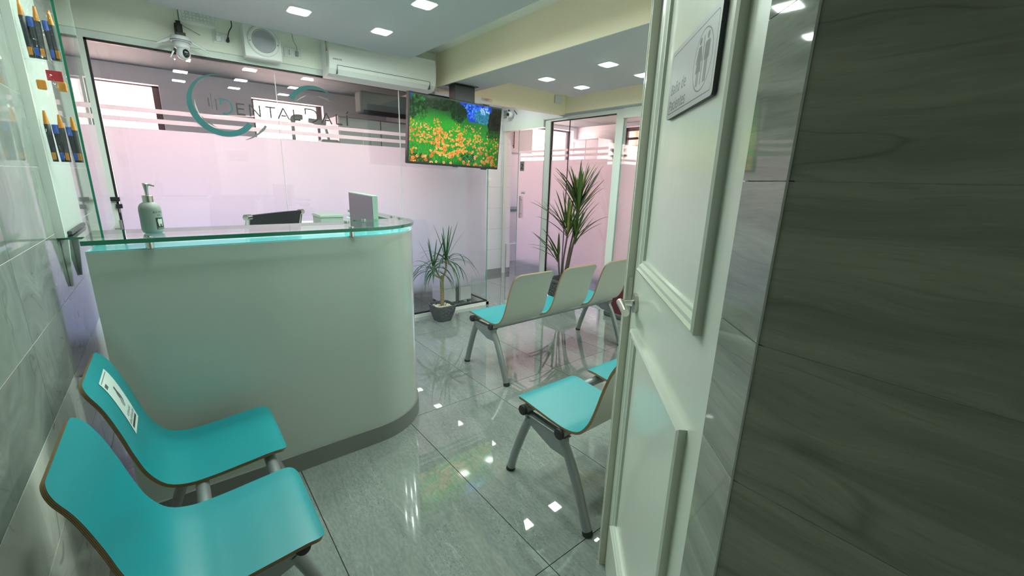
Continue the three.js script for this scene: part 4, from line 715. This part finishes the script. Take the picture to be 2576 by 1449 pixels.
  const v = thing('cover_plate', 'small grey cover plate between air conditioner and television bracket', 'cover', [2.02, 2.155, ZW]); part('plate', rb(-0.04, 0.05, -0.012, 0.012, 0, 0.012, 0.002), M.whitePlastic, v);
}
// ================================================================ LOGO ON THE GLASS
{
  const t = thing('vinyl_logo', 'teal and black dental clinic lettering with crescents stuck on the reception glass', 'logo', [0, 0, -3.7605]);
  const D = 0.0012, cres = (cx, cy, r, a0, a1, w0, w1, w2_, n = 48) => { const o = [], i_ = []; for (let i = 0; i <= n; i++) { const s = i / n, a = (a0 + (a1 - a0) * s) * Math.PI / 180, w = s < 0.5 ? w0 + (w1 - w0) * s * 2 : w1 + (w2_ - w1) * (s - 0.5) * 2; o.push([cx + r * Math.cos(a), cy + r * Math.sin(a)]); i_.push([cx + (r - w) * Math.cos(a), cy + (r - w) * Math.sin(a)]); } return plate(o.concat(i_.reverse()), 0, D); };
  part('crescent', cres(0.385, 1.826, 0.203, 88, 326, 0.001, 0.040, 0.036), M.tealVinyl, t); part('crescent', cres(0.995, 1.838, 0.209, 150, 38, 0.040, 0.026, 0.001), M.tealVinyl, t);
  part('thin_crescent', cres(0.43, 1.862, 0.262, 285, 326, 0.002, 0.014, 0.018), M.greyVinyl, t); part('thin_crescent', cres(1.03, 1.79, 0.185, 95, 55, 0.002, 0.008, 0.001), M.greyVinyl, t);
  part('thin_crescent', cres(0.385, 1.826, 0.160, 170, 215, 0.001, 0.006, 0.001), M.paleVinyl, t); part('thin_crescent', cres(0.385, 1.826, 0.155, 210, 250, 0.001, 0.012, 0.001), M.greyVinyl, t); part('thin_crescent', cres(1.0, 1.80, 0.18, 140, 108, 0.001, 0.004, 0.001), M.paleVinyl, t);
  for (const [x, y0, y1, w] of [[0.300, 1.815, 1.872, 0.008], [0.318, 1.80, 1.90, 0.004], [0.342, 1.795, 1.868, 0.008]]) part('bar', plate(quad(x, x + w, y0, y1), 0, D), M.brown, t);
  const ribbon = (pts, w, k) => {                                     // one even-width line with mitred bends
    const n = pts.length, L = [], R = [];
    for (let i = 0; i < n; i++) {
      const a = pts[Math.max(0, i - 1)], b = pts[i], c = pts[Math.min(n - 1, i + 1)], u = i ? [b[0] - a[0], b[1] - a[1]] : [c[0] - b[0], c[1] - b[1]], v = i < n - 1 ? [c[0] - b[0], c[1] - b[1]] : u;
      const lu = Math.hypot(...u), lv = Math.hypot(...v), nx = -(u[1] / lu + v[1] / lv), ny = u[0] / lu + v[0] / lv, l = Math.hypot(nx, ny), m = w / 2 / Math.max(0.5, l / 2);
      L.push([b[0] + nx / l * m, b[1] + ny / l * m]); R.push([b[0] - nx / l * m, b[1] - ny / l * m]);
    }
    return plate(L.concat(R.reverse()).reverse(), 0, D + 0.00025 * k);
  };
  const arcP = (cx, cy, rx, ry, a0, a1, n = 16) => Array.from({ length: n + 1 }, (_, i) => { const a = (a0 + (a1 - a0) * i / n) * Math.PI / 180; return [cx + rx * Math.cos(a), cy + ry * Math.sin(a)]; });
  const y0 = 1.778, y1 = 1.858, w = 0.0098, ch = (name, ss, m) => part('letter', ss.map((s, i) => ribbon(s, w, i)), m, t);
  ch('D', [[[0.372, 1.835], [0.372, 1.872]], [[0.365, 1.872], [0.395, 1.872], ...arcP(0.395, 1.825, 0.044, 0.047, 90, -90), [0.378, 1.778]]], M.tealVinyl);
  const Ech = (x) => [[[x, y0], [x, y1]], [[x, y1 - 0.005], [x + 0.048, y1 - 0.005]], [[x, 1.82], [x + 0.043, 1.82]], [[x, y0 + 0.005], [x + 0.048, y0 + 0.005]]];
  const Ach = (x) => [[[x, y0], [x + 0.038, y1]], [[x + 0.038, y1], [x + 0.076, y0]], [[x + 0.022, 1.803], [x + 0.056, 1.803]]], Lch = (x) => [[[x, y1], [x, y0 + 0.005]], [[x, y0 + 0.005], [x + 0.045, y0 + 0.005]]];
  ch('E', Ech(0.468), M.darkVinyl); ch('N', [[[0.548, y0], [0.548, y1]], [[0.548, y1], [0.610, y0]], [[0.610, y0], [0.610, y1]]], M.darkVinyl);
  ch('T', [[[0.680, y0], [0.680, y1]], [[0.648, y1 - 0.005], [0.712, y1 - 0.005]]], M.darkVinyl); ch('A', Ach(0.728), M.darkVinyl); ch('L', Lch(0.838), M.darkVinyl);
  ch('D', [[[0.922, 1.83], [0.922, 1.872]], [[0.916, 1.872], [0.958, 1.872], ...arcP(0.958, 1.825, 0.055, 0.047, 90, -80)]], M.darkVinyl);
  ch('A', Ach(1.040), M.darkVinyl); ch('L', Lch(1.155), M.darkVinyl); ch('I', [[[1.240, y0], [1.240, y1]], [[1.238, y1 + 0.012], [1.252, y1 + 0.028]]], M.darkVinyl);
}
// ================================================================ PLANTS
function leafGeo(base, dir, len, width, droop, fold = 0.25, n = 9) {   // a long strap leaf starting at base, bending down by droop
  const pos = [], uv = [], idx = []; const d = dir.clone().normalize(), side = V(-d.z, 0, d.x); if (side.lengthSq() < 1e-4) side.set(1, 0, 0); side.normalize();
  let p = base.clone(), v = d.clone();
  for (let i = 0; i <= n; i++) {
    const s = i / n, w = width * Math.min(1, 0.35 + 2.2 * s) * Math.pow(Math.max(0, 1 - s), 0.55) * 0.5 + 0.0004, up = V(0, 1, 0).sub(v.clone().multiplyScalar(v.y)); if (up.lengthSq() < 1e-4) up.set(d.x, 0, d.z); up.normalize();
    for (const k of [-1, 0, 1]) { const q = p.clone().addScaledVector(side, k * w).addScaledVector(up, k ? fold * w : 0); pos.push(q.x, q.y, q.z); uv.push((k + 1) / 2, s); }
    v.y -= droop * (0.4 + 1.2 * s) / n; v.normalize(); p = p.clone().addScaledVector(v, len / n);
  }
  for (let i = 0; i < n; i++) for (const k of [0, 1]) { const a = i * 3 + k, b = a + 1, c = a + 3, e = a + 4; idx.push(a, b, c, b, e, c); }
  const g = new THREE.BufferGeometry(); g.setAttribute('position', new THREE.Float32BufferAttribute(pos, 3)); g.setAttribute('uv', new THREE.Float32BufferAttribute(uv, 2)); g.setIndex(idx); g.computeVertexNormals(); return g;
}
function squarePot(w0, w1, h, r, wall) {                              // tapering square pot with rounded corners, open at the top
  const ring = (w, y) => roundRect(-w / 2, w / 2, -w / 2, w / 2, Math.min(r, w * 0.45), 6).map(([x, z]) => [x, y, z]); const rings = [ring(w0 * 0.5, 0), ring(w0 * 0.96, 0), ring(w0, 0.008), ring(w0 + (w1 - w0) * 0.7, h * 0.55), ring(w1, h * 0.96), ring(w1 * 0.99, h), ring(w1 - wall * 2, h), ring(w1 - wall * 2.2, h * 0.80)];
  const pos = [], uv = [], idx = [], n = rings[0].length;
  rings.forEach((q, i) => { for (let j = 0; j <= n; j++) { const p = q[j % n]; pos.push(...p); uv.push(j / n * 3, i / 4); } });
  for (let i = 0; i + 1 < rings.length; i++) for (let j = 0; j < n; j++) { const a = i * (n + 1) + j, b = a + 1, c = a + n + 1, d = c + 1; idx.push(a, c, b, b, c, d); }
  const g = new THREE.BufferGeometry(); g.setAttribute('position', new THREE.Float32BufferAttribute(pos, 3)); g.setAttribute('uv', new THREE.Float32BufferAttribute(uv, 2)); g.setIndex(idx); g.computeVertexNormals(); return g;
}
{
  const t = thing('potted_dracaena', 'small palm-like dracaena in a square grey pot beside the desk', 'plant', [1.99, 0, -3.55]);
  const pot = part('pot', squarePot(0.155, 0.225, 0.165, 0.045, 0.012), M.pot, t); part('bed', bx(-0.095, 0.095, 0.12, 0.135, -0.095, 0.095), M.soil, pot);
  const pb = []; for (let i = 0; i < 150; i++) { const s = rr(0.006, 0.011); pb.push(new THREE.IcosahedronGeometry(s, 0).scale(1, 0.7, 1).translate(rr(-0.085, 0.085), 0.138 + rr(0, 0.006), rr(-0.085, 0.085))); }
  const st = part('pebbles', pb, M.pebble, pot); st.userData.kind = 'stuff';
  part('trunk', [tube([[-0.005, 0.125, 0], [0.0, 0.25, 0.002], [-0.003, 0.36, 0], [0.002, 0.44, 0]], 0.019, 20, 14), cyl([0.002, 0.435, 0], [0.003, 0.452, 0], 0.020, 0.014)], M.trunk, t);
  part('branch', [tube([[0.004, 0.43, 0], [0.03, 0.47, 0], [0.045, 0.52, 0], [0.048, 0.60, 0]], 0.010, 14, 8)], M.trunk, t); part('branch', [tube([[-0.006, 0.43, 0], [-0.05, 0.45, 0.01], [-0.09, 0.48, 0.01], [-0.10, 0.53, 0.01]], 0.009, 14, 8)], M.trunk, t);
  const crown = (c, n, len, lean) => { for (let i = 0; i < n; i++) { const a = i * 2.399 + rr(-0.2, 0.2), el = i / n; const up = el < 0.18 ? rr(1.6, 3.2) : el < 0.45 ? rr(0.5, 1.2) : rr(-0.1, 0.5); part('leaf', leafGeo(V(c[0], c[1] + 0.05 * (1 - el) - 0.03, c[2]).addScaledVector(V(Math.cos(a), 0, Math.sin(a)), 0.008), V(Math.cos(a) + lean, up, Math.sin(a)), len * rr(0.8, 1.15), rr(0.016, 0.022), el < 0.18 ? rr(0.1, 0.4) : rr(1.6, 3.0)), M.leaf, t); } };
  crown([0.048, 0.60, 0], 34, 0.36, 0.05); crown([-0.10, 0.53, 0.01], 28, 0.31, -0.15);
}
{
  const t = thing('tall_plant', 'tall yucca-like plant with several dark stems in a grey pot by the far glass', 'plant', [3.45, 0, -3.33]);
  const pot = part('pot', squarePot(0.20, 0.30, 0.285, 0.02, 0.02), M.pot, t); part('rim', [bx(-0.158, 0.158, 0.262, 0.290, 0.138, 0.158), bx(-0.158, 0.158, 0.262, 0.290, -0.158, -0.138), bx(-0.158, -0.138, 0.262, 0.290, -0.158, 0.158), bx(0.138, 0.158, 0.262, 0.290, -0.158, 0.158)], M.pot, pot); part('soil', bx(-0.125, 0.125, 0.18, 0.225, -0.125, 0.125), M.soil, pot);
  // stems: base offset, knots, head; each head carries a fan of leaves. The camera sees the plant across the direction T
  const T = V(0.70, 0, 0.714), Nn = V(0.714, 0, -0.70), at = (s, y, d = 0) => [T.x * s + Nn.x * d, y, T.z * s + Nn.z * d];
  const heads = [
    { p: [at(-0.02, 0.22), at(-0.045, 0.40), at(-0.06, 0.58)], len: 0.40, n: 8, up: 1.1, spread: [-1.6, 0.25] },
    { p: [at(0.0, 0.22, 0.03), at(0.0, 0.5, 0.03), at(0.025, 0.76, 0.02), at(0.03, 0.86, 0.02)], len: 0.50, n: 17, up: 1.5, spread: [-1.4, 0.8] },
    { p: [at(0.02, 0.22, -0.04), at(0.05, 0.5, -0.03), at(0.10, 0.72, -0.02), at(0.115, 0.80, -0.02)], len: 0.42, n: 15, up: 1.6, spread: [-0.5, 1.4] },
    { p: [at(0.035, 0.22, 0.05), at(0.08, 0.55, 0.06), at(0.125, 0.85, 0.05), at(0.14, 1.12, 0.04)], len: 0.50, n: 21, up: 1.6, spread: [-1.2, 1.2] },
    { p: [at(0.01, 0.22, 0.06), at(0.06, 0.6, 0.07), at(0.115, 0.95, 0.06), at(0.13, 1.20, 0.06)], len: 0.42, n: 14, up: 2.2, spread: [-1.0, 1.2] },
  ];
  heads.forEach((h, k) => {
    part('stem', tube(h.p, 0.0095, 24, 8), M.stem, t); const e = V(...h.p[h.p.length - 1]);
    for (let i = 0; i < h.n; i++) { const f = (i + 0.5) / h.n, s = h.spread[0] + (h.spread[1] - h.spread[0]) * ((i * 0.618) % 1), dd = rr(-0.8, 0.8); const dir = T.clone().multiplyScalar(s).addScaledVector(Nn, dd * 0.7).add(V(0, h.up * rr(0.7, 1.3), 0)); const b = e.clone().add(V(0, -0.12 * f, 0)); if (k > 2 && f > 0.2) b.addScaledVector(T, -0.008); part('leaf', leafGeo(b, dir, h.len * rr(0.8, 1.15), rr(0.038, 0.054), rr(0.15, 0.7), 0.35), (i * 7 + k) % 11 === 0 ? M.leafOld : M.leafTall, t); }
  });
}
// ================================================================ TOOTHBRUSH DISPLAY ON THE LEFT WALL
{
  const t = thing('display_case', 'narrow glass display box on the marble wall holding toothbrush packs', 'display case', [XL, 0, 0]);
  const zf = -2.235, zb = -2.74, yb = 1.128, yt = 2.42, xo = 0.125;
  part('side_glass', bx(xo - 0.006, xo, yb, yt, zb, zf), M.glass, t); part('glass_edge', [bx(xo - 0.0065, xo + 0.0005, yb, yt, zf, zf + 0.003), bx(0.0, xo + 0.0005, yb - 0.008, yb, zf - 0.001, zf + 0.003)], M.glassEdge, t, 'thick green glass edge'); part('back_edge', bx(xo - 0.006, xo, yb, yt, zb - 0.002, zb), M.whitePlastic, t);
  part('shelf_glass', bx(0.0, xo, yb - 0.007, yb, zb, zf - 0.001), M.glass, t);
  part('back_board', bx(0.001, 0.020, yb, yt, zb + 0.02, zf), M.boardWhite, t); part('front_post', bx(0.0, 0.024, yb, yt, zf, zf + 0.012), M.alu, t); part('rail', rb(0.022, 0.034, yb + 0.002, yb + 0.016, -2.66, -2.30, 0.002), M.darkGrey, t);
  const fin = (z, m) => new THREE.ExtrudeGeometry(new THREE.Shape([[0.003, yb - 0.008], [0.022, yb - 0.008], [0.0055, yb - 0.19], [0.003, yb - 0.19]].map((p) => new THREE.Vector2(...p))), { depth: 0.012, bevelEnabled: true, bevelSize: 0.002, bevelThickness: 0.002, bevelSegments: 2 }).translate(0, 0, z);
  part('wall_bracket', fin(-2.29), M.whitePlastic, t, 'white tapering bracket'); part('wall_bracket', fin(-2.52), M.midGrey, t, 'grey tapering bracket');
  const packs = [['clear bag of orange and blue toothbrushes, lower one in the display case', 1.49, 1, -2.262], ['clear bag of orange and blue toothbrushes, upper one in the display case', 1.83, 0, -2.262], ['orange-topped clear bag at the top edge of the display case', 2.155, 0, -2.262]];
  for (const [lab, y, header, z] of packs) {
    const p = thing('toothbrush_pack', lab, 'packet', [XL + 0.070, y, z], 0, 'toothbrush packs');
    const bag = new THREE.PlaneGeometry(0.092, 0.345, 12, 36), pp = bag.attributes.position; for (let i = 0; i < pp.count; i++) pp.setZ(i, 0.014 + 0.004 * n2(pp.getX(i) * 40, pp.getY(i) * 22 + y)); bag.computeVertexNormals();
    part('bag', bag.translate(0, 0.070, 0), M.bag, p);
    if (header) part('header_card', rb(-0.004, 0.036, 0.180, 0.214, 0.004, 0.007, 0.001), M.red, p);
    [[-0.032, 'o', 0.16], [-0.014, 'b', 0.13], [0.003, 'o', 0.15], [0.019, 'b', 0.125], [0.034, 'o', 0.145]].forEach(([x, k, h], i) => {
      const m = k === 'o' ? M.orange : M.blue, sh = rr(-0.010, 0.004), top = h - 0.125, X = (y) => x - sh + sh * (y + 0.1) / 0.2;
      const q = part('toothbrush', [cyl([X(-0.092), -0.092, -0.001], [X(top), top, -0.001], 0.0075, 0.0085, 14)], i % 2 ? M.packDark : (i === 0 ? M.packDark : M.darkGrey), p);
      part('handle_tip', k === 'o' ? cyl([X(top), top, 0], [X(top + 0.045), top + 0.045, 0], 0.0082, 0.0035, 14) : cyl([X(top), top, 0], [X(top + 0.03), top + 0.03, 0], 0.0092, 0.0085, 14), m, q);
      part('print', rb(X(-0.06) - 0.005, X(-0.06) + 0.005, -0.085, -0.06, 0.005, 0.0085, 0.001), i % 2 ? M.blue : M.orange, q);
    });
    if (header) for (const x of [-0.02, 0.03]) part('cap', rb(x - 0.013, x + 0.011, 0.148, 0.180, -0.002, 0.008, 0.005), M.orange, p);
  }
}
shadows(scene);
renderer.render(scene, camera);
